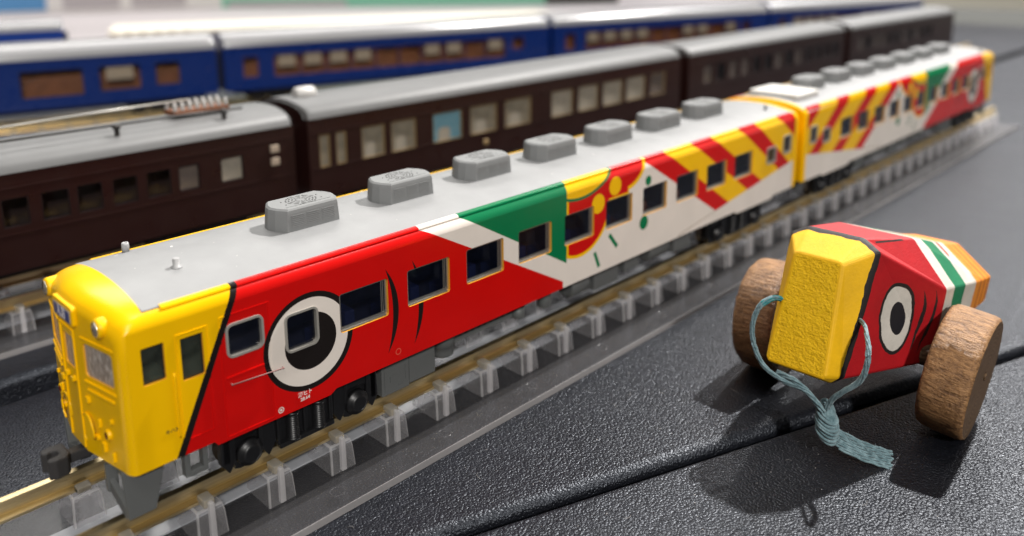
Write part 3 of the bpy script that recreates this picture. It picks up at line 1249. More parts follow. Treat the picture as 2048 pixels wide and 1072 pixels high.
            for xx in (-1.7, 1.7):
                mb = MB()
                pr = []
                for k in range(11):
                    z = 0.25 * k
                    pr += [(0.62, z), (0.78, z + 0.06), (0.78, z + 0.14), (0.62, z + 0.2)]
                mb.lathe([(0.85, -0.3), (0.85, -0.05)] + pr + [(0.85, 2.75), (0.85, 3.1)], (xc + xx, f(1.6), 2.1), 2, 16)
                mb.build('coil_spring', 'bogie_black', o)
        for xx in (-7.05, 7.05):
            for y in (4.3, W - 4.3):
                mb = MB()
                sg_ = 1 if y < CY else -1
                mb.lathe([(2.3, -0.9 * sg_), (2.35, 0.2 * sg_), (2.75, 0.3 * sg_), (2.75, 0.6 * sg_), (1.5, 0.7 * sg_)], (xc + xx, y, 2.62), 1, 24)
                mb.build('wheel', 'wheel_steel', o)
        return o
    bogie(20.7)
    bogie(118.3)
    # coupler
    mb = MB()
    mb.box(-2.1, 2.5, CY - 0.6, CY + 0.6, 5.0, 6.1)
    mb.build('coupler_shank', 'coupler_black', root, bevel=0.15)
    mb = MB()
    mb.prism([(x, CY + y) for x, y in ((-1.9, 1.25), (-3.3, 1.55), (-4.0, 1.2), (-4.15, 0.5), (-3.7, 0.2), (-3.2, 0.35), (-2.8, 0.1), (-2.75, -0.45), (-3.1, -0.75), (-3.9, -0.8), (-4.1, -1.3), (-3.4, -1.75), (-2.3, -1.6), (-1.9, -1.0))], 2, 4.5, 6.6)
    mb.build('coupler', 'coupler_black', root, bevel=0.16)
    mb = MB()
    mb.box(LCAR, LCAR + 2.0, CY - 0.8, CY + 0.8, 4.6, 5.9)
    mb.build('coupler', 'coupler_black', root, bevel=0.2)
    return root


simple('wheel_steel', (0.10, 0.085, 0.07), 0.35, 0.9)
car1 = build_railcar()
car2 = copy_tree(car1)
far = gutters[1].data.copy()          # the edge away from the viewer is plain yellow
far.materials.clear()
far.materials.append(MATS['cab_yellow'])
gutters[1].data = far
car2.location = ((2 * LCAR + 4.2) * S, W * S, 0)
car2.rotation_euler = (0, 0, math.pi)
tag(car2, 'railcar coupled behind the yellow-fronted one, striped end first, its painted eye farthest away')
mb = MB()
mb.prism(rrect(CY, 129.5, 12, 11, 1.0), 2, 23.3, 24.6)
mb.v = [(y, x, z) for x, y, z in mb.v]
simple('tank_white', (0.62, 0.61, 0.58), 0.45)
o = mb.build('roof_tank', 'tank_white', car2, bevel=0.3)


# ------------------------------------------------------------------ clear display tracks
def rail_profile(yc, zt):
    h = 2.1
    return [(yc - 0.42, zt), (yc - 0.45, zt - 0.12), (yc - 0.42, zt - 0.55), (yc - 0.16, zt - 0.75), (yc - 0.16, zt - 1.6), (yc - 0.95, zt - 1.8), (yc - 0.98, zt - h),
            (yc + 0.98, zt - h), (yc + 0.95, zt - 1.8), (yc + 0.16, zt - 1.6), (yc + 0.16, zt - 0.75), (yc + 0.42, zt - 0.55), (yc + 0.45, zt - 0.12), (yc + 0.42, zt)]


def track(label, x0, x1, loc, rotz=0.0, first=0.35):
    root = thing('display_track', label, 'model track', loc, rotz, 'clear display tracks')
    ZT = 0.3
    mb = MB()
    mb.box(x0, x1, -4.3, W + 4.3, ZM + 0.02, ZM + 1.0)
    mb.build('base_plate', 'clear_plate', root, bevel=0.12)
    for ya, yb in ((-4.36, -4.28), (W + 4.28, W + 4.36)):
        mb = MB()
        mb.box(x0, x1, ya, yb, ZM + 0.06, ZM + 0.96)
        mb.build('lit_edge_strip', 'bright_edge', root)  # added strip, its whiter colour imitates light leaving the plate edge
    mb = MB()
    mb.box(x0, x1, 5.6, W - 5.6, ZM + 1.0 + 0.004, ZM + 1.22)
    mb.build('centre_bed', 'clear_bed', root, bevel=0.05)
    for y in (4.0, W - 4.0):
        mb = MB()
        mb.prism(rail_profile(y, ZT), 0, x0 - 0.0, x1)
        mb.build('rail', 'rail_brass', root)
    proto = None
    x = first
    while x < x0 + 2:
        x += 8.24
    i = 0
    while x < x1 - 3:
        for k in (0, 1):
            if proto is None:
                mb = MB()
                # chair block: tapered, with a hollow flank
                mb.v += []
                rings = []
                for z, dx0, dx1, y0, y1 in ((ZM + 1.0, -1.72, 1.72, -2.75, 2.6), (-4.2, -1.66, 1.66, -2.66, 2.4), (-2.7, -1.58, 1.58, -2.5, 2.2), (-1.85, -1.45, 1.45, -2.2, 1.9)):
                    rings.append([(dx0, y0, z), (dx1, y0, z), (dx1, y1, z), (dx0, y1, z)])
                b = mb.quadstrip(rings, 0, True)
                mb.face([b + 12 + q for q in range(4)])
                proto = mb.build('rail_chair', ['clear_block', 'bright_bevel'], root, bevel=0.2, bevel_angle=40, bevel_mat=1)
                mb = MB()
                mb.box(-0.62, 0.62, -2.2, -0.55, -1.84, -0.9)
                mb.build('clip', 'clear_clip', proto, bevel=0.15)
                mb = MB()
                mb.prism([(-0.34, ZM + 1.05), (0.34, ZM + 1.05), (0.28, -1.1), (0.18, -0.95), (-0.18, -0.95), (-0.28, -1.1)], 1, -2.9, -2.3)
                mb.build('edge_highlight', 'bright_bevel', proto, bevel=0.1)  # added pale bar draws the bright front edge of the chair
                mb = MB()
                mb.box(-0.75, 0.75, 0.5, 1.6, -1.84, -1.15)
                mb.build('clip', 'clear_clip', proto, bevel=0.15)
                proto.location = (x * S, 4.0 * S, 0)
            elif k == 0:
                inst(proto, root, (x, 4.0, 0))
            else:
                inst(proto, root, (x, W - 4.0, 0), math.pi)
        if i == 0:
            inst(proto, root, (x, W - 4.0, 0), math.pi)
        i += 1
        x += 8.24
    # moulding rings on the plate
    for k in range(14):
        mb = MB()
        xx = first + 8.24 * (2 * k + 0.5) + 1.2
        if xx > x1 - 5: break
        mb.lathe([(0.95, 0), (0.9, 0.04), (0.82, 0.04), (0.78, 0)], (xx, -1.6, ZM + 1.0), 2, 20)
        mb.build('moulding_ring', 'clear_plate', root)
    return root


clear_solid('clear_clip', 0.55, (0.85, 0.80, 0.70))
track('clear plastic track with gold rails under the painted railcars', -62, 304, (0, 0, 0), 0, 0.55)

# ------------------------------------------------------------------ coaches behind
simple('maroon_paint', (0.018, 0.0055, 0.0045), 0.32, bump=(30, 0.06, 0.004), rough_vary=0.06)
simple('maroon_dark', (0.010, 0.004, 0.004), 0.5)
simple('coach_roof', (0.135, 0.137, 0.137), 0.52, vary=0.06)
simple('brass_line', (0.34, 0.24, 0.11), 0.4, 0.2)
simple('blind_cream', (0.25, 0.22, 0.17), 0.7, vary=0.4)
simple('blind_dim', (0.12, 0.095, 0.085), 0.7, vary=0.3)
simple('blind_white', (0.32, 0.29, 0.245), 0.7, vary=0.3)
simple('inside_blue', (0.13, 0.28, 0.36), 0.6)
simple('blue_paint', (0.003, 0.020, 0.13), 0.3, coat=0.2, rough_vary=0.05)
simple('silver_roof', (0.27, 0.27, 0.275), 0.25, 0.2)
simple('wood_brown', (0.20, 0.065, 0.018), 0.6, vary=0.4)
simple('insulator_white', (0.5, 0.49, 0.47), 0.35)
simple('pipe_dark', (0.03, 0.028, 0.026), 0.45)
simple('lamp_cream', (0.36, 0.29, 0.22), 0.6)


def coach(name, label, group, length, loc, rotz, paint, roofm, wins, inside, gutter=22.4, roofc=25.4, winz=(12.4, 18.6), frame='brass_line', belt=True, bogies=True, body_w=19.0, rs=2.2):
    root = thing(name, label, 'model train', loc, rotz, group)
    wd = body_w
    cy = wd / 2
    zs = gutter - 0.6
    mb = MB()
    holes = []
    for x0, x1, z0, z1, k in wins:
        holes.append(rrect((x0 + x1) / 2, (z0 + z1) / 2, x1 - x0, z1 - z0, 0.3, 3))
    outer = [(0, 5.6), (length, 5.6), (length, gutter), (0, gutter)]
    panel(mb, outer, holes, lambda u, v: (u, 0, v), lambda u, v: (u, 0.5, v), 0, 0)
    mb.poly([(0, wd, 5.6), (length, wd, 5.6), (length, wd, gutter), (0, wd, gutter)])
    nr = 16
    prof = [(cy - cy * math.cos(math.pi * i / nr), gutter + (roofc - gutter) * math.sin(math.pi * i / nr) ** 0.72) for i in range(nr + 1)]
    for x in (0, length):
        mb.poly([(x, 0, 5.6)] + [(x, y, z) for y, z in prof] + [(x, wd, 5.6)])
    mb.poly([(0, 0, 5.7), (length, 0, 5.7), (length, wd, 5.7), (0, wd, 5.7)])
    mb.build('body', paint, root)
    mb = MB()
    pr = [(y + (-0.15 if i == 0 else 0.15 if i == nr else 0), z + 0.06) for i, (y, z) in enumerate(prof)]
    mb.quadstrip([[(-0.25, cy + (y - cy) * 0.86, gutter + (z - gutter) * 0.82) for y, z in pr], [(0.35, cy + (y - cy) * 0.97, gutter + (z - gutter) * 0.95) for y, z in pr],
                  [(1.3, y, z) for y, z in pr], [(length - 1.3, y, z) for y, z in pr], [(length - 0.3, cy + (y - cy) * 0.97, gutter + (z - gutter) * 0.95) for y, z in pr],
                  [(length + 0.25, cy + (y - cy) * 0.86, gutter + (z - gutter) * 0.82) for y, z in pr]], 0, smooth=True)
    mb.build('roof', roofm, root)
    if belt:
        for z in (winz[0] - 0.7, winz[1] + 0.7):
            mb = MB()
            mb.box(0.6, length - 0.6, -0.12, 0.05, z, z + 0.3)
            mb.build('belt_rail', paint, root, bevel=0.05)
    mb = MB()
    mb.box(0.6, length - 0.6, 4.0, wd - 1, 6, 20.5)
    mb.build('cabin', inside if inside else 'maroon_dark', root)
    cache = {}
    for x0, x1, z0, z1, k in wins:
        key = (round(x1 - x0, 2), round(z1 - z0, 2), k)
        c = ((x0 + x1) / 2, 0, (z0 + z1) / 2)
        if key in cache:
            inst(cache[key], root, c)
            continue
        w_, h_ = x1 - x0, z1 - z0
        mb = MB()
        o_ = rrect(0, 0, w_ - 0.02, h_ - 0.02, 0.3, 3)
        i_ = rrect(0, 0, w_ - 0.34, h_ - 0.34, 0.2, 3)
        mb.quadstrip([[(x, 0.4, z) for x, z in o_], [(x, 0.1, z) for x, z in o_], [(x, 0.1, z) for x, z in i_], [(x, 0.4, z) for x, z in i_]], 0, True)
        fr = mb.build('window', frame, root)
        fr.location = [v * S for v in c]
        mb = MB()
        mb.poly([(x, 0.3, z) for x, z in rrect(0, 0, w_ - 0.3, h_ - 0.3, 0.2, 3)])
        mb.build('pane', 'coach_glass', fr, recalc=False)
        if k:
            mb = MB()
            if k == 'lamp':
                mb.box(-w_ * 0.33, w_ * 0.33, 0.45, 0.6, -0.6, h_ / 2 - 0.6)
            else:
                mb.box(-w_ / 2 + 0.2, w_ / 2 - 0.2, 0.5, 0.62, -h_ / 2 + 0.2, h_ / 2 - 0.2)
            mb.build('blind', {'cream': 'blind_cream', 'white': 'blind_white', 'blue': 'inside_blue', 'lamp': 'lamp_cream', 'dim': 'blind_dim'}[k], fr)
            if k in ('cream', 'blue') and w_ > 4:
                mb = MB()
                mb.prism([(-w_ * 0.32, -h_ / 2 + 0.2), (w_ * 0.12, -h_ / 2 + 0.2), (w_ * 0.10, -h_ * 0.1), (w_ * 0.02, -h_ * 0.02), (-w_ * 0.2, -h_ * 0.02), (-w_ * 0.3, -h_ * 0.12)], 1, 0.4, 0.48)
                mb.build('seat_back', 'blind_white', fr)
        cache[key] = fr
    mb = MB()
    mb.box(4, length - 4, 3, wd - 3, 4.0, 5.9)
    mb.build('chassis', 'pipe_dark', root)
    if bogies:
        for xb in (20, length - 20):
            mb = MB()
            mb.prism([(xb - 10, 5), (xb - 9.4, 3.2), (xb - 4, 2.6), (xb - 3, 1.4), (xb + 3, 1.4), (xb + 4, 2.6), (xb + 9.4, 3.2), (xb + 10, 5)], 1, 1.8, 2.8)
            mb.prism([(xb - 10, 5), (xb - 9.4, 3.2), (xb - 4, 2.6), (xb - 3, 1.4), (xb + 3, 1.4), (xb + 4, 2.6), (xb + 9.4, 3.2), (xb + 10, 5)], 1, wd - 2.8, wd - 1.8)
            mb.box(xb - 2.5, xb + 2.5, 2.3, wd - 2.3, 2.2, 4.4)
            bo = mb.build('bogie', 'bogie_black', root, bevel=0.2)
            for xx in (-7, 7):
                for y in (3.9, wd - 3.9):
                    mb = MB()
                    mb.lathe([(2.75, -0.4), (2.75, 0.4)], (xb + xx, y, 2.9), 1, 18)
                    mb.build('wheel', 'wheel_steel', bo)
    for x in (-2.2, length):
        mb = MB()
        mb.prism(rrect(cy, 13.5, 7, 14, 0.8), 0, x, x + 2.2)
        mb.build('gangway', 'pipe_dark', root)
    return root


BY = 70.0
# track for them
track('clear plastic track under the brown coaches', -70, 520, (0, BY - 0.4, 0), 0, 2.2)
# left brown car with roof conductor
wl = []
for k in range(9):
    x0 = 3.4 - 5.75 * (8 - k)
    wl.append((x0 + 71, x0 + 4.1 + 71, 13.0, 17.8, None))
for x0, x1, k in ((9.2, 13.2, None), (15.0, 19.3, None), (20.5, 24.6, None), (26.3, 30.5, None), (32.1, 36.5, None), (37.9, 41.9, 'dim'), (46.1, 50.7, 'white')):
    wl.append((x0 + 71, x1 + 71, 13.0, 17.8, k))
c = coach('passenger_coach', 'brown coach with roof conductor and insulators, leftmost of the brown cars', 'brown coaches', 133, (-71, BY, 0), 0, 'maroon_paint', 'coach_roof', wl, 'maroon_dark', frame='maroon_dark', gutter=21.8, roofc=25.2)
# roof conductor on its posts
zt = 24.3
mb = MB()
mb.tube([(-20 + 71, 3.0, 26.6), (10 + 71, 3.0, 26.6), (40 + 71, 3.2, 26.5), (53 + 71, 3.4, 26.2)], 0.24, 8)
rod = mb.build('conductor_rod', 'pipe_dark', c)
for x in (5, 29, 49):
    mb = MB()
    mb.lathe([(0.8, -0.6), (0.75, 0.4), (0.45, 0.7), (0.45, 2.2), (0.8, 2.4), (0.7, 3.0)], (x + 71, 3.1, 23.6), 2, 12)
    mb.build('rod_post', 'pipe_dark', c)
mb = MB()
mb.tube([(2 + 71, 9.0, 27.6), (25 + 71, 9.2, 28.0), (45 + 71, 9.4, 28.2)], 0.2, 8)
mb.build('conductor_rod', 'frame_grey', c)
mb = MB()
mb.box(41 + 71, 52.0 + 71, 6.5, 11.5, 25.6, 26.6)
bb = mb.build('insulator_board', 'wood_brown', c, bevel=0.2)
for k in range(8):
    for yy in (7.2, 10.8):
        mb = MB()
        mb.lathe([(0.2, 0), (0.5, 0.2), (0.25, 0.45), (0.5, 0.7), (0.25, 1.0), (0.45, 1.25), (0.1, 1.5)], (41.4 + 71 + k * 1.45, yy, 26.55), 2, 10)
        mb.build('insulator', 'insulator_white', bb)
for z in (15.3, 17.9):
    mb = MB()
    mb.box(56.5 + 71, 58.3 + 71, -0.5, 0.1, z - 0.9, z + 0.6)
    mb.build('marker_lamp', 'lamp_cream', c, bevel=0.2)

wl = []
for x0, x1, k in ((67.4, 69.9, 'cream'), (71.5, 74.0, 'cream'), (78.0, 84.1, 'cream'), (86.0, 93.0, 'cream'), (98.2, 107.2, 'blue'), (110, 119, 'cream'), (122, 131.6, 'cream'),
                  (139.8, 148.5, 'white'), (151, 159.6, 'white'), (162, 171.2, 'white'), (173.2, 182.5, 'white'), (185.2, 193.3, 'dim')):
    wl.append((x0 - 64.8, x1 - 64.8, 12.0 if x1 < 75 else 11.9, 18.9, k))
c = coach('passenger_coach', 'brown coach with gold-edged cream-curtained windows, beside the roof coolers', 'brown coaches', 137, (64.8, BY - 0.8, 0), 0, 'maroon_paint', 'coach_roof', wl, 'maroon_dark', gutter=22.4, roofc=25.8)
mb = MB()
mb.lathe([(1.2, -2.4), (1.6, -2.0), (1.7, 0), (1.6, 2.0), (1.2, 2.4)], (5.5, 9.5, 26.2), 0, 12)
mb.build('roof_vent', 'insulator_white', c)
mb = MB()
mb.lathe([(0.8, 0), (0.8, -0.12), (0.3, -0.16)], (50.3, 0.0, 9.4), 1, 14)
mb.build('crest', 'brass_line', c)
wl = [(9 + 8.2 * k, 14.5 + 8.2 * k, 12.4, 18.2, 'dim' if k in (0, 2, 3, 6, 8) else None) for k in range(13)]
coach('passenger_coach', 'plain dark brown coach right behind the cream-curtained one', 'brown coaches', 118, (205.5, BY - 1.6, 0), R(-0.5), 'maroon_paint', 'coach_roof', wl, 'maroon_dark', frame='maroon_dark')
coach('passenger_coach', 'last brown coach of its train, farthest away', 'brown coaches', 128, (327.5, BY - 3.4, 0), R(-1.0), 'maroon_paint', 'coach_roof', wl[:11], 'maroon_dark', frame='maroon_dark')

# blue train, turned a little
BA = R(-13.0)


def bpt(t):
    return (51 + t * math.cos(BA), 226.5 + t * math.sin(BA), 0)


def bwin(spec):
    return [(a, b, c, d, k) for a, b, c, d, k in spec]


spec1 = [(38, 52, 13.2, 18.2, None), (58, 71, 13.2, 18.4, None), (94, 105, 13.2, 18.2, None)]
L1 = 146
spec1 = [(L1 - 132, L1 - 116, 9.5, 18.5, None), (L1 - 110, L1 - 94, 10, 18.5, None), (L1 - 62.5, L1 - 44, 9.5, 18.4, None), (L1 - 39, L1 - 26, 10, 18.4, 'lamp'), (L1 - 21, L1 - 13, 10.5, 18.4, None)]
simple('inside_brown', (0.22, 0.075, 0.028), 0.6, vary=0.4)
coach('sleeper_coach', 'blue coach with silver roof, leftmost of the blue train', 'blue sleeper coaches', L1, bpt(67 - L1), BA, 'blue_paint', 'silver_roof', spec1, 'inside_brown', frame='pipe_dark', belt=False, gutter=22.0, roofc=27.2)
spec2 = [(7, 12.5, 10.5, 18, None)]
x = 18.5
for k in range(10):
    spec2.append((x, x + 10.1, 10.0, 18.2, 'lamp' if k in (0, 1, 2, 3, 6, 7, 9) else None))
    x += 10.4
spec2.append((126, 132, 13, 18, None))
coach('sleeper_coach', 'blue coach with row of lit cream blinds, above the brown coach roof', 'blue sleeper coaches', L1, bpt(69.5), BA, 'blue_paint', 'silver_roof', spec2, 'inside_brown', frame='inside_brown', belt=False, gutter=22.0, roofc=27.2)
coach('sleeper_coach', 'third blue coach, blurred above the second brown coach', 'blue sleeper coaches', L1, bpt(69.5 + 148.5), BA, 'blue_paint', 'silver_roof', spec2, 'inside_brown', frame='inside_brown', belt=False, gutter=22.0, roofc=27.2)
coach('sleeper_coach', 'fourth blue coach, small and blurred near the top right', 'blue sleeper coaches', L1, bpt(69.5 + 297), BA, 'blue_paint', 'silver_roof', spec2, 'inside_brown', frame='inside_brown', belt=False, gutter=22.0, roofc=27.2)
track('clear plastic track under the blue coaches', -160, 520, bpt(0), BA, 1.0)


# ------------------------------------------------------------------ wooden toy
def toy_paint():
    m, t, b = material('toy_paint')
    t.uv()
    oc = t.coords()
    wob = t.m('MULTIPLY', t.m('SUBTRACT', t.noise(oc, 3.0, 3), 0.5), 0.9)
    t.u = t.m('ADD', t.u, wob)
    tb = [(0.45, 0.003, 0.008, 1), (0.66, 0.62, 0.55, 1), (0.006, 0.19, 0.08, 1), (0.80, 0.27, 0.02, 1)]
    red, wht, grn, org = tb
    line = ((70.0, 4.5), (76.3, 19.5))
    c = red
    c = t.mix(t.ugt(87.2), c, wht)
    c = t.mix(t.ugt(90.8), c, grn)
    c = t.mix(t.ugt(95.8), c, wht)
    c = t.mix(t.all(t.ugt(97.2), t.ult(98.6), t.vgt(13.2)), c, (0.6, 0.08, 0.06, 1))
    c = t.mix(t.ugt(101.2), c, org)
    for x in (103.6, 105.4, 107.2):
        c = t.mix(t.all(t.ugt(x), t.ult(x + 0.45)), c, (0.42, 0.09, 0.01, 1))
    c = t.mix(t.disc(79.4, 9.85, 3.15, 4.75), c, BLK)
    c = t.mix(t.disc(79.4, 9.85, 2.75, 4.25), c, wht)
    c = t.mix(t.disc(79.75, 9.8, 1.5, 2.2), c, (0.008, 0.008, 0.012, 1))
    # cheek strokes
    c = t.mix(t.crescent((83.4, 13.0), (81.9, 4.6), 1.45, 0.85), c, BLK)
    c = t.mix(t.crescent((85.1, 12.8), (83.3, 4.1), 1.4, 0.9), c, BLK)
    # strokes on the back
    c = t.mix(t.all(t.capsule((78.5, 19.55), (84.5, 18.62), 0.10)), c, BLK)
    p, q = line
    d = Vector((0.75, 0))
    c = t.mix(t.no(t.side((p[0] + 0.55, p[1]), (q[0] + 0.55, q[1]))), c, BLK)
    c = t.mix(t.no(t.side((p[0] - 0.3, p[1]), (q[0] - 0.3, q[1]))), c, (0.90, 0.50, 0.0, 1))
    n = t.noise(oc, 2.5, 6, 0.7)
    mul = t.node('ShaderNodeMix', data_type='RGBA', blend_type='MULTIPLY')
    mul.inputs[0].default_value = 1
    t.l.new(c, mul.inputs[6])
    t.l.new(t.ramp(n, [(0.3, (0.80,) * 3), (0.62, (1, 1, 1))]), mul.inputs[7])
    t.l.new(mul.outputs[2], b.inputs['Base Color'])
    b.inputs['Roughness'].default_value = 0.62
    h = t.noise(t.mapping(oc, (0.5, 1.6, 1.6)), 22, 4, 0.65)
    t.l.new(t.bump(h, 0.35, 0.012), b.inputs['Normal'])


toy_paint()


def toy_face():
    m, t, b = material('toy_face_yellow')
    oc = t.coords()
    v = t.voronoi(t.mapping(oc, (1, 1.3, 1.3)), 24, 'F1')
    n = t.noise(oc, 13, 8, 0.78)
    n2 = t.noise(t.mapping(oc, (1, 0.35, 3.4), (R(-38), 0, 0)), 8, 5, 0.75)
    n3 = t.noise(oc, 4.5, 4, 0.7)
    h = t.m('ADD', t.m('ADD', t.m('MULTIPLY', v, 0.3), n), t.m('ADD', t.m('MULTIPLY', n2, 0.55), t.m('MULTIPLY', n3, 1.1)))
    t.l.new(t.ramp(t.m('MULTIPLY', h, 0.45), [(0.38, (0.72, 0.34, 0.0)), (0.48, (0.96, 0.55, 0.0)), (0.8, (1.0, 0.60, 0.005))]), b.inputs['Base Color'])
    b.inputs['Roughness'].default_value = 0.6
    b.inputs['Specular IOR Level'].default_value = 0.3
    t.l.new(t.bump(h, 0.9, 0.045), b.inputs['Normal'])


toy_face()


def wood(name, c1, c2, rough=0.6, scale=(1, 1, 1), bump=0.6):
    m, t, b = material(name)
    oc = t.coords()
    v = t.mapping(oc, scale)
    n = t.noise(v, 7, 6, 0.7)
    n2 = t.noise(oc, 22, 4, 0.6)
    mid = tuple((a + d) / 2 for a, d in zip(c1, c2))
    t.l.new(t.ramp(t.m('ADD', t.m('MULTIPLY', n, 0.75), t.m('MULTIPLY', n2, 0.25)), [(0.33, c1), (0.5, mid), (0.68, c2)]), b.inputs['Base Color'])
    b.inputs['Roughness'].default_value = rough
    t.l.new(t.bump(t.m('ADD', n, t.m('MULTIPLY', n2, 0.5)), bump, 0.045), b.inputs['Normal'])


wood('bark_rim', (0.085, 0.033, 0.011), (0.54, 0.29, 0.12), 0.5, (3.2, 0.8, 3.2), 0.8)
def end_grain():
    m, t, b = material('log_face')
    oc = t.coords()
    wv = t.node('ShaderNodeTexWave', wave_type='RINGS', rings_direction='Y')
    t.l.new(oc, wv.inputs['Vector'])
    wv.inputs['Scale'].default_value = 5.5
    wv.inputs['Distortion'].default_value = 2.5
    wv.inputs['Detail'].default_value = 3
    wv.inputs['Detail Scale'].default_value = 1.5
    saw = t.noise(t.mapping(oc, (0.5, 1, 16), (0, R(35), 0)), 3.0, 4, 0.6)
    n = t.noise(oc, 9, 5, 0.7)
    f = t.m('ADD', t.m('MULTIPLY', wv.outputs['Fac'], 0.22), t.m('ADD', t.m('MULTIPLY', saw, 0.45), t.m('MULTIPLY', n, 0.4)))
    t.l.new(t.ramp(f, [(0.32, (0.060, 0.030, 0.013)), (0.55, (0.115, 0.064, 0.030)), (0.75, (0.20, 0.125, 0.065))]), b.inputs['Base Color'])
    b.inputs['Roughness'].default_value = 0.65
    t.l.new(t.bump(t.m('ADD', saw, t.m('MULTIPLY', n, 0.4)), 0.6, 0.03), b.inputs['Normal'])


end_grain()

OX, OY = 85.5, -36.0
toy = thing('pull_toy', 'wooden wheeled pull toy with yellow snout, painted eye and teal cord', 'wooden toy', (OX, OY, ZM))
toff = (OX, OY, ZM)


def sect(x_top, x_bot, cy, tr, ur, lr, br):
    """eight corners, each (half width, z); x slides from top to bottom"""
    zt, zb = tr[1], br[1]

    def xx(z):
        return x_bot + (x_top - x_bot) * (z - zb) / (zt - zb)
    h = [tr, ur, lr, br]
    R_ = [(xx(z), cy - a, z) for a, z in h]
    L_ = [(xx(z), cy + a, z) for a, z in reversed(h)]
    return R_ + L_


s_face = sect(72.2, 67.4, -34.9, (2.7, 18.2), (3.15, 17.9), (3.9, 5.2), (3.6, 4.7))
s_line = sect(76.9, 69.6, -35.0, (3.5, 20.3), (5.8, 19.2), (4.9, 4.4), (3.7, 3.4))
s_mid = sect(84.0, 82.0, -35.7, (5.0, 19.0), (8.6, 14.6), (8.2, 2.6), (4.0, 1.0))
s_wide = sect(87.0, 86.0, -36.1, (5.0, 18.3), (9.7, 12.6), (8.7, 2.2), (4.0, 0.8))
s_tail = sect(104, 104, -37.3, (3.4, 12.9), (8.4, 8.6), (7.8, 3.8), (4.0, 2.0))
s_end = sect(108.5, 108.5, -37.8, (3.1, 11.9), (8.0, 7.9), (7.5, 3.8), (3.8, 2.4))


def lerp_rings(a, b, n):
    return [[Vector(p).lerp(Vector(q), i / n) for p, q in zip(a, b)] for i in range(n)]


mb = MB()
rings = [s_face, s_line] + [s_wide] + [s_tail, s_end]
b0 = mb.quadstrip(rings, 0, True)
mb.face([b0 + i for i in range(8)], 1)
mb.face([b0 + 8 * (len(rings) - 1) + i for i in range(8)])
mb.build('body', ['toy_paint', 'toy_face_yellow'], toy, toff, uvf=lambda x, y, z: (x, z), bevel=0.38, segs=3, bevel_angle=12)


def toy_wheel(y_in, y_out, tilt):
    """turned log slice; y_in/y_out give its two faces, leaning out at the top"""
    yaw = R(-3.0)
    rad = 8.2
    mb = MB()
    seg = 56
    rings = []
    rr = random.Random(int(abs(y_in) * 10))
    wob = [rr.uniform(-0.12, 0.12) for _ in range(seg)]
    t = y_out - y_in
    for fr, k in ((0.0, 0.55), (0.0, 0.96), (0.05, 0.985), (0.14, 1.0), (0.35, 1.003), (0.6, 1.0), (0.86, 1.0), (0.95, 0.985), (1.0, 0.955), (1.0, 0.5)):
        ring = []
        for s_ in range(seg):
            a = 2 * math.pi * s_ / seg
            r_ = (rad + wob[s_] + rr.uniform(-0.05, 0.05)) * k
            ring.append(((r_ * math.cos(a)), t * fr, r_ * math.sin(a)))
        rings.append(ring)
    b = mb.quadstrip(rings, 0, True, smooth=True)
    for q in range(seg):
        pass
    mb.face([b + i for i in range(seg)], 1)
    mb.face([b + (len(rings) - 1) * seg + i for i in range(seg)], 1)
    for i in range(len(mb.f)):
        ringno = i // seg
        if i < (len(rings) - 1) * seg and ringno in (0, len(rings) - 2):
            mb.mi[i] = 1
            mb.smooth[i] = False
    o = mb.build('wheel', ['bark_rim', 'log_face'], toy)
    o.rotation_euler = (tilt, 0, -yaw)
    o.location = (1.0 * S, (y_in - OY) * S, (rad * math.cos(tilt) + (0.5 if y_in < OY else 0.1)) * S)
    return o


def small_peg(wheel, t):
    mb = MB()
    sg_ = 1 if t > 0 else -1
    mb.lathe([(0.55, 0), (0.5, 0.18 * sg_), (0.2, 0.22 * sg_)], (0.3, t, 0.4), 1, 12)
    mb.build('axle_peg', 'log_face', wheel)


wr = toy_wheel(-45.6, -51.2, R(6.5))
small_peg(wr, -5.6)
wl_ = toy_wheel(-25.6, -19.8, R(-2))
mb = MB()
mb.lathe([(1.5, -11), (1.5, 11)], (85.5, -36.3, 3.4), 1, 14)
mb.build('axle', 'log_face', toy, toff)


# cord: through the snout, knotted below, frayed ribbon tail
def cord_mat():
    m, t, b = material('teal_cord')
    oc = t.coords()
    n = t.noise(oc, 14, 4)
    t.l.new(t.ramp(n, [(0.3, (0.07, 0.14, 0.16)), (0.7, (0.24, 0.36, 0.39))]), b.inputs['Base Color'])
    b.inputs['Roughness'].default_value = 0.85
    b.inputs['Sheen Weight'].default_value = 0.3
    w_ = t.noise(oc, 60, 3)
    t.l.new(t.bump(w_, 0.6, 0.02), b.inputs['Normal'])


cord_mat()
simple('teal_bright', (0.02, 0.30, 0.32), 0.7, bump=(60, 0.5, 0.02), vary=0.3)


def bez(pts, n=10):
    """smooth path through points (Catmull-Rom)"""
    P = [Vector(p) for p in pts]
    P = [P[0]] + P + [P[-1]]
    out = []
    for i in range(1, len(P) - 2):
        for k in range(n):
            t = k / n
            a, b, c, d = P[i - 1], P[i], P[i + 1], P[i + 2]
            out.append(0.5 * ((2 * b) + (c - a) * t + (2 * a - 5 * b + 4 * c - d) * t * t + (3 * b - a - 3 * c + d) * t ** 3))
    out.append(P[-2])
    return out


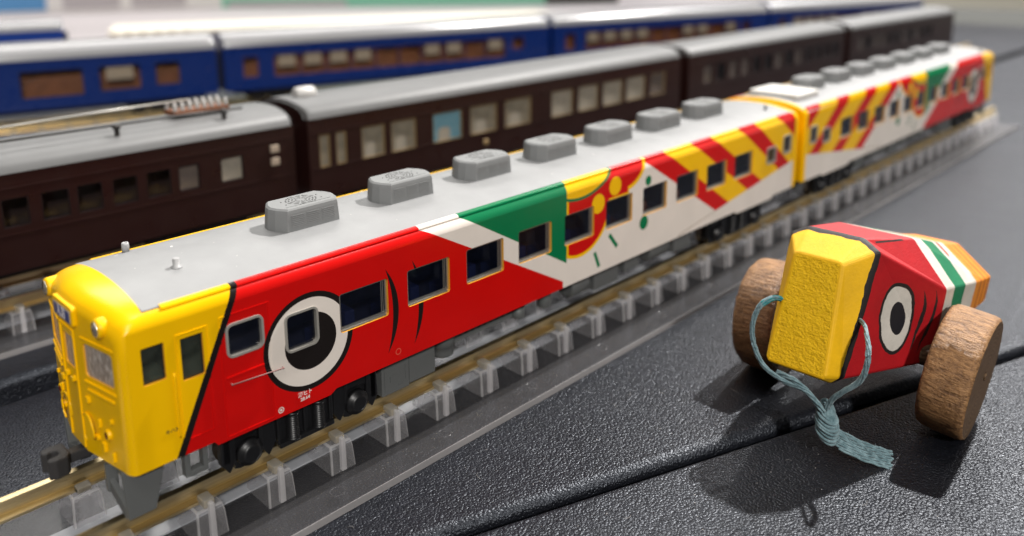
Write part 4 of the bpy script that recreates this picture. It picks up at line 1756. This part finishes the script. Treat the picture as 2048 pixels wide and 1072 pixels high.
cordroot = None
left_path = [(72, -32.6, 10.8), (69.8, -31.0, 12.3), (68.3, -29.7, 11.6), (67.6, -29.0, 9.2), (67.4, -29.3, 6.4), (67.2, -31.0, 3.9), (67.2, -33.6, 2.9), (67.4, -36.2, 2.6), (67.9, -37.4, 1.6), (68.3, -38.3, 0.1)]
right_path = [(74.4, -38.4, 11.0), (72.5, -40.9, 11.1), (70.0, -42.4, 10.6), (68.3, -43.3, 9.6), (67.8, -43.3, 7.6), (67.9, -42.6, 5.8), (68.0, -40.9, 3.9), (68.2, -39.6, 2.3), (68.5, -38.7, 0.3)]
def strands(path, n, spread, r, seed, turns=2.0):
    """a loose twist of thin yarns along a path"""
    P = bez(path)
    rr = random.Random(seed)
    mb = MB()
    for k in range(n):
        pts = []
        ph = 2 * math.pi * k / n
        for i, p in enumerate(P):
            d = (P[min(i + 1, len(P) - 1)] - P[max(i - 1, 0)]).normalized()
            a = d.cross(Vector((1, 0.1, 0.2))).normalized()
            b = a.cross(d)
            th = ph + turns * 2 * math.pi * i / len(P)
            pts.append(p + a * math.cos(th) * spread + b * math.sin(th) * spread * 0.55 + Vector((rr.uniform(-1, 1), rr.uniform(-1, 1), rr.uniform(-1, 1))) * 0.03)
        mb.tube(pts, r, 6)
    return mb


cordroot = strands(left_path, 5, 0.21, 0.155, 1, 1.5).build('pull_cord', 'teal_cord', toy, toff)
strands(left_path[:3], 5, 0.25, 0.155, 1, 0.4).build('bright_strand', 'teal_bright', cordroot, toff)
strands(right_path, 5, 0.21, 0.155, 2, 1.5).build('strand', 'teal_cord', cordroot, toff)
strands([(67.6, -32.6, 3.5), (67.3, -35.0, 3.4), (67.7, -36.8, 2.2), (68.2, -38.6, 0.2)], 4, 0.25, 0.17, 3, 1.0).build('strand', 'teal_cord', cordroot, toff)
# knot: a few wraps
kn = Vector((68.7, -38.9, -1.2))
mb = MB()
prof = [(0.5, -2.5), (0.95, -2.0), (1.2, -1.2), (1.3, -0.3), (1.2, 0.6), (0.9, 1.4), (0.6, 2.1)]
axis = Vector((0.15, 0.1, 1)).normalized()
a1 = axis.cross(Vector((1, 0, 0))).normalized()
a2 = axis.cross(a1)
rings = []
for r_, h_ in prof:
    rings.append([kn + axis * h_ + a1 * math.cos(2 * math.pi * s / 14) * r_ + a2 * math.sin(2 * math.pi * s / 14) * r_ * 0.75 for s in range(14)])
mb.quadstrip(rings, 0, True, smooth=True)
for k in range(9):
    h_ = -1.7 + k * 0.42
    r_ = 1.30 - 0.12 * (h_ + 0.3) ** 2 + 0.08 * math.sin(k * 2.3)
    pts = []
    for s in range(0, 25):
        a = 2 * math.pi * s / 24
        pts.append(kn + axis * (h_ + 0.8 * math.cos(a + 0.6 + 0.15 * math.sin(k * 1.7))) + a1 * math.cos(a) * r_ + a2 * math.sin(a) * r_ * 0.78)
    mb.tube(pts, 0.2, 6, up=tuple(axis))
mb.build('knot', 'teal_cord', cordroot, toff)
# ribbed tail ribbon
t0 = Vector((68.9, -38.9, -2.6))
path = bez([t0, (69.6, -40.2, -3.5), (70.9, -42.6, -4.6), (72.1, -44.4, -5.2), (72.9, -45.6, -5.6)], 8)
mb = MB()
nrib = 9
for j in range(nrib):
    k = (j - (nrib - 1) / 2) * 0.25
    pts = []
    stop = len(path) - (0, 1, 0, 2, 1, 0, 3, 1, 2)[j] if j < 9 else len(path)
    start = 0 if 1 < j < 8 else (9 if j == 0 else 5 if j == 1 else 0)
    for i, p in enumerate(path[start:stop]):
        i += start
        d = (path[min(i + 1, len(path) - 1)] - path[max(i - 1, 0)]).normalized()
        side_ = d.cross(Vector((0.75, 0.3, -0.6))).normalized()
        pts.append(p + side_ * k * (0.55 + 0.45 * min(1, i / 6)) + Vector((0, 0, 0.05 * math.sin(j * 2 + i))))
    mb.tube(pts, 0.155, 6)
mb.build('ribbon_tail', 'teal_cord', cordroot, toff)
rf = random.Random(3)
mb = MB()
for k in range(24):
    p = path[rf.randrange(4, len(path))] if k < 26 else kn + Vector((rf.uniform(-1, 1), rf.uniform(-1.2, 1.2), rf.uniform(-1.5, 2)))
    p = p + Vector((rf.uniform(-0.6, 0.6), rf.uniform(-0.6, 0.6), rf.uniform(0, 0.4)))
    d = Vector((rf.uniform(-1, 1), rf.uniform(-1, 1), rf.uniform(-0.2, 0.8))).normalized() * rf.uniform(0.5, 1.3)
    mb.tube([p, p + d * 0.6, p + d + Vector((0, 0, 0.15))], 0.025, 3)
tag(mb.build('frayed_fibres', 'teal_cord', cordroot, toff), kind='stuff')
for o_ in cordroot.children:
    o_.location = (0, 0, 0)

# ------------------------------------------------------------------ far side of the display
simple('board_white', (0.78, 0.75, 0.72), 0.6)
simple('board_green', (0.22, 0.56, 0.40), 0.6)
simple('shelf_cream', (0.72, 0.68, 0.58), 0.6)
simple('print_blue', (0.09, 0.28, 0.55), 0.6)
simple('code_grey', (0.48, 0.44, 0.45), 0.6)
simple('dark_box', (0.05, 0.05, 0.045), 0.6)
simple('wall_pale', (0.70, 0.67, 0.66), 0.8)
simple('cloth_pale', (0.50, 0.46, 0.47), 0.8)
simple('blue_bright', (0.006, 0.035, 0.22), 0.3)
simple('carpet_tan', (0.34, 0.29, 0.22), 0.8)
simple('plinth_dark', (0.16, 0.16, 0.14), 0.7)


def slab(name, label, cat, mat, c, size, rotz=0.0, group=None, bev=0.6):
    mb = MB()
    x, y, z = [s_ / 2 for s_ in size]
    mb.box(-x, x, -y, y, 0, 2 * z)
    o = mb.build(name, mat, None, bevel=bev)
    o.location = [v * S for v in c]
    o.rotation_euler = (0, 0, rotz)
    tag(o, label, cat, group)
    return o


mb = MB()
mb.box(-6000, 9000, -4000, 9000, -760, -750)
tag(mb.build('floor', 'carpet_tan'), 'tan carpeted floor of the hall', None, None, 'structure')
slab('side_table', 'pale covered table behind the blue train', 'table', 'cloth_pale', (500, 1100, -60), (2400, 1290, 52), 0)
slab('dark_plinth', 'dark green-grey plinth beyond the right end of the mats', 'plinth', 'plinth_dark', (900, -40, -70), (270, 900, 58), 0)
slab('bench', 'long beige bench in the far right corner', 'bench', 'shelf_cream', (1500, 60, -90), (800, 1200, 92), 0)
# model platform behind the blue train
PA = R(-24)
o = slab('model_platform', 'long cream model platform behind the blue train', 'platform', 'shelf_cream', (345, 455, -8), (330, 62, 14), PA)
for k in range(6):
    mb = MB()
    mb.box(-164 + k * 9, -160 + k * 9, -32.5, -31, 1, 13)
    mb.build('platform_post', 'carpet_tan', o, bevel=0.4)
coach('sleeper_coach', 'bright blue coach end at the top left, behind the blue train', 'blue sleeper coaches', 140, (106 - 140 * math.cos(BA), 339 - 140 * math.sin(BA), 0), BA, 'blue_bright', 'silver_roof', [(10, 22, 10, 18, None), (40, 60, 10, 18, None)], 'inside_brown', frame='pipe_dark', belt=False, gutter=22.0, roofc=26.4, body_w=17)


def board(label, mat, x, y, w_, h_, rz, panels=(), thick=6):
    o = slab('notice_board', label, 'board', mat, (x, y, -8), (w_, thick, h_), rz, None)
    for nm, px, pz, pw, ph, pm in panels:
        mb = MB()
        mb.box(px - pw / 2, px + pw / 2, -thick / 2 - 0.6, -thick / 2 + 0.2, pz - ph / 2, pz + ph / 2)
        mb.build(nm, pm, o)
    return o


board('white notice board with two pale grey printed panels at the top left', 'board_white', 372, 905, 190, 150, R(-22),
      [('printed_panel', -52, 40, 58, 72, 'code_grey'), ('printed_panel', 18, 40, 58, 72, 'code_grey')])
board('white board with blue poster in the top left corner', 'board_white', 262, 950, 84, 150, R(-16), [('poster', -4, 45, 50, 84, 'print_blue')])
board('pale green board at the left end of the top edge', 'board_green', 190, 990, 70, 150, R(-12))
board('blank white board between the printed panels and the green board', 'board_white', 486, 870, 70, 150, R(-30))
board('long pale green board along the top edge', 'board_green', 600, 740, 400, 150, R(-42), [('base_strip', -120, 4, 140, 7, 'code_grey')])
slab('storage_box', 'dark box beside the end of the long green board', 'box', 'dark_box', (790, 600, -8), (90, 60, 110), R(-40))
mb = MB()
mb.box(2600, 2650, -3000, 3600, -750, 900)
tag(mb.build('hall_wall', 'wall_pale'), 'pale hall wall', None, None, 'structure')

simple('dust', (0.30, 0.29, 0.28), 0.8)
rd = random.Random(5)
mb = MB()
for k in range(420):
    x, y = rd.uniform(-10, 150), rd.uniform(-75, -6)
    if abs((Vector((x, y)) - s0).dot(sn)) < 2.6:
        continue
    r_ = rd.uniform(0.04, 0.11)
    a = rd.uniform(0, 6.28)
    if rd.random() < 0.10:
        L_ = rd.uniform(0.6, 2.0)
        mb.tube([(x, y, ZM + 0.06), (x + L_ * 0.5 * math.cos(a), y + L_ * 0.5 * math.sin(a), ZM + 0.12), (x + L_ * math.cos(a + 0.5), y + L_ * math.sin(a + 0.5), ZM + 0.06)], 0.022, 3)
    else:
        mb.poly([(x + r_ * math.cos(t_ + a), y + r_ * math.sin(t_ + a) * 0.7, ZM + 0.05) for t_ in (0, 1.3, 2.6, 3.9, 5.1)])
tag(mb.build('dust', 'dust', None, recalc=False), 'fine dust and lint on the black mats', None, None, 'stuff')
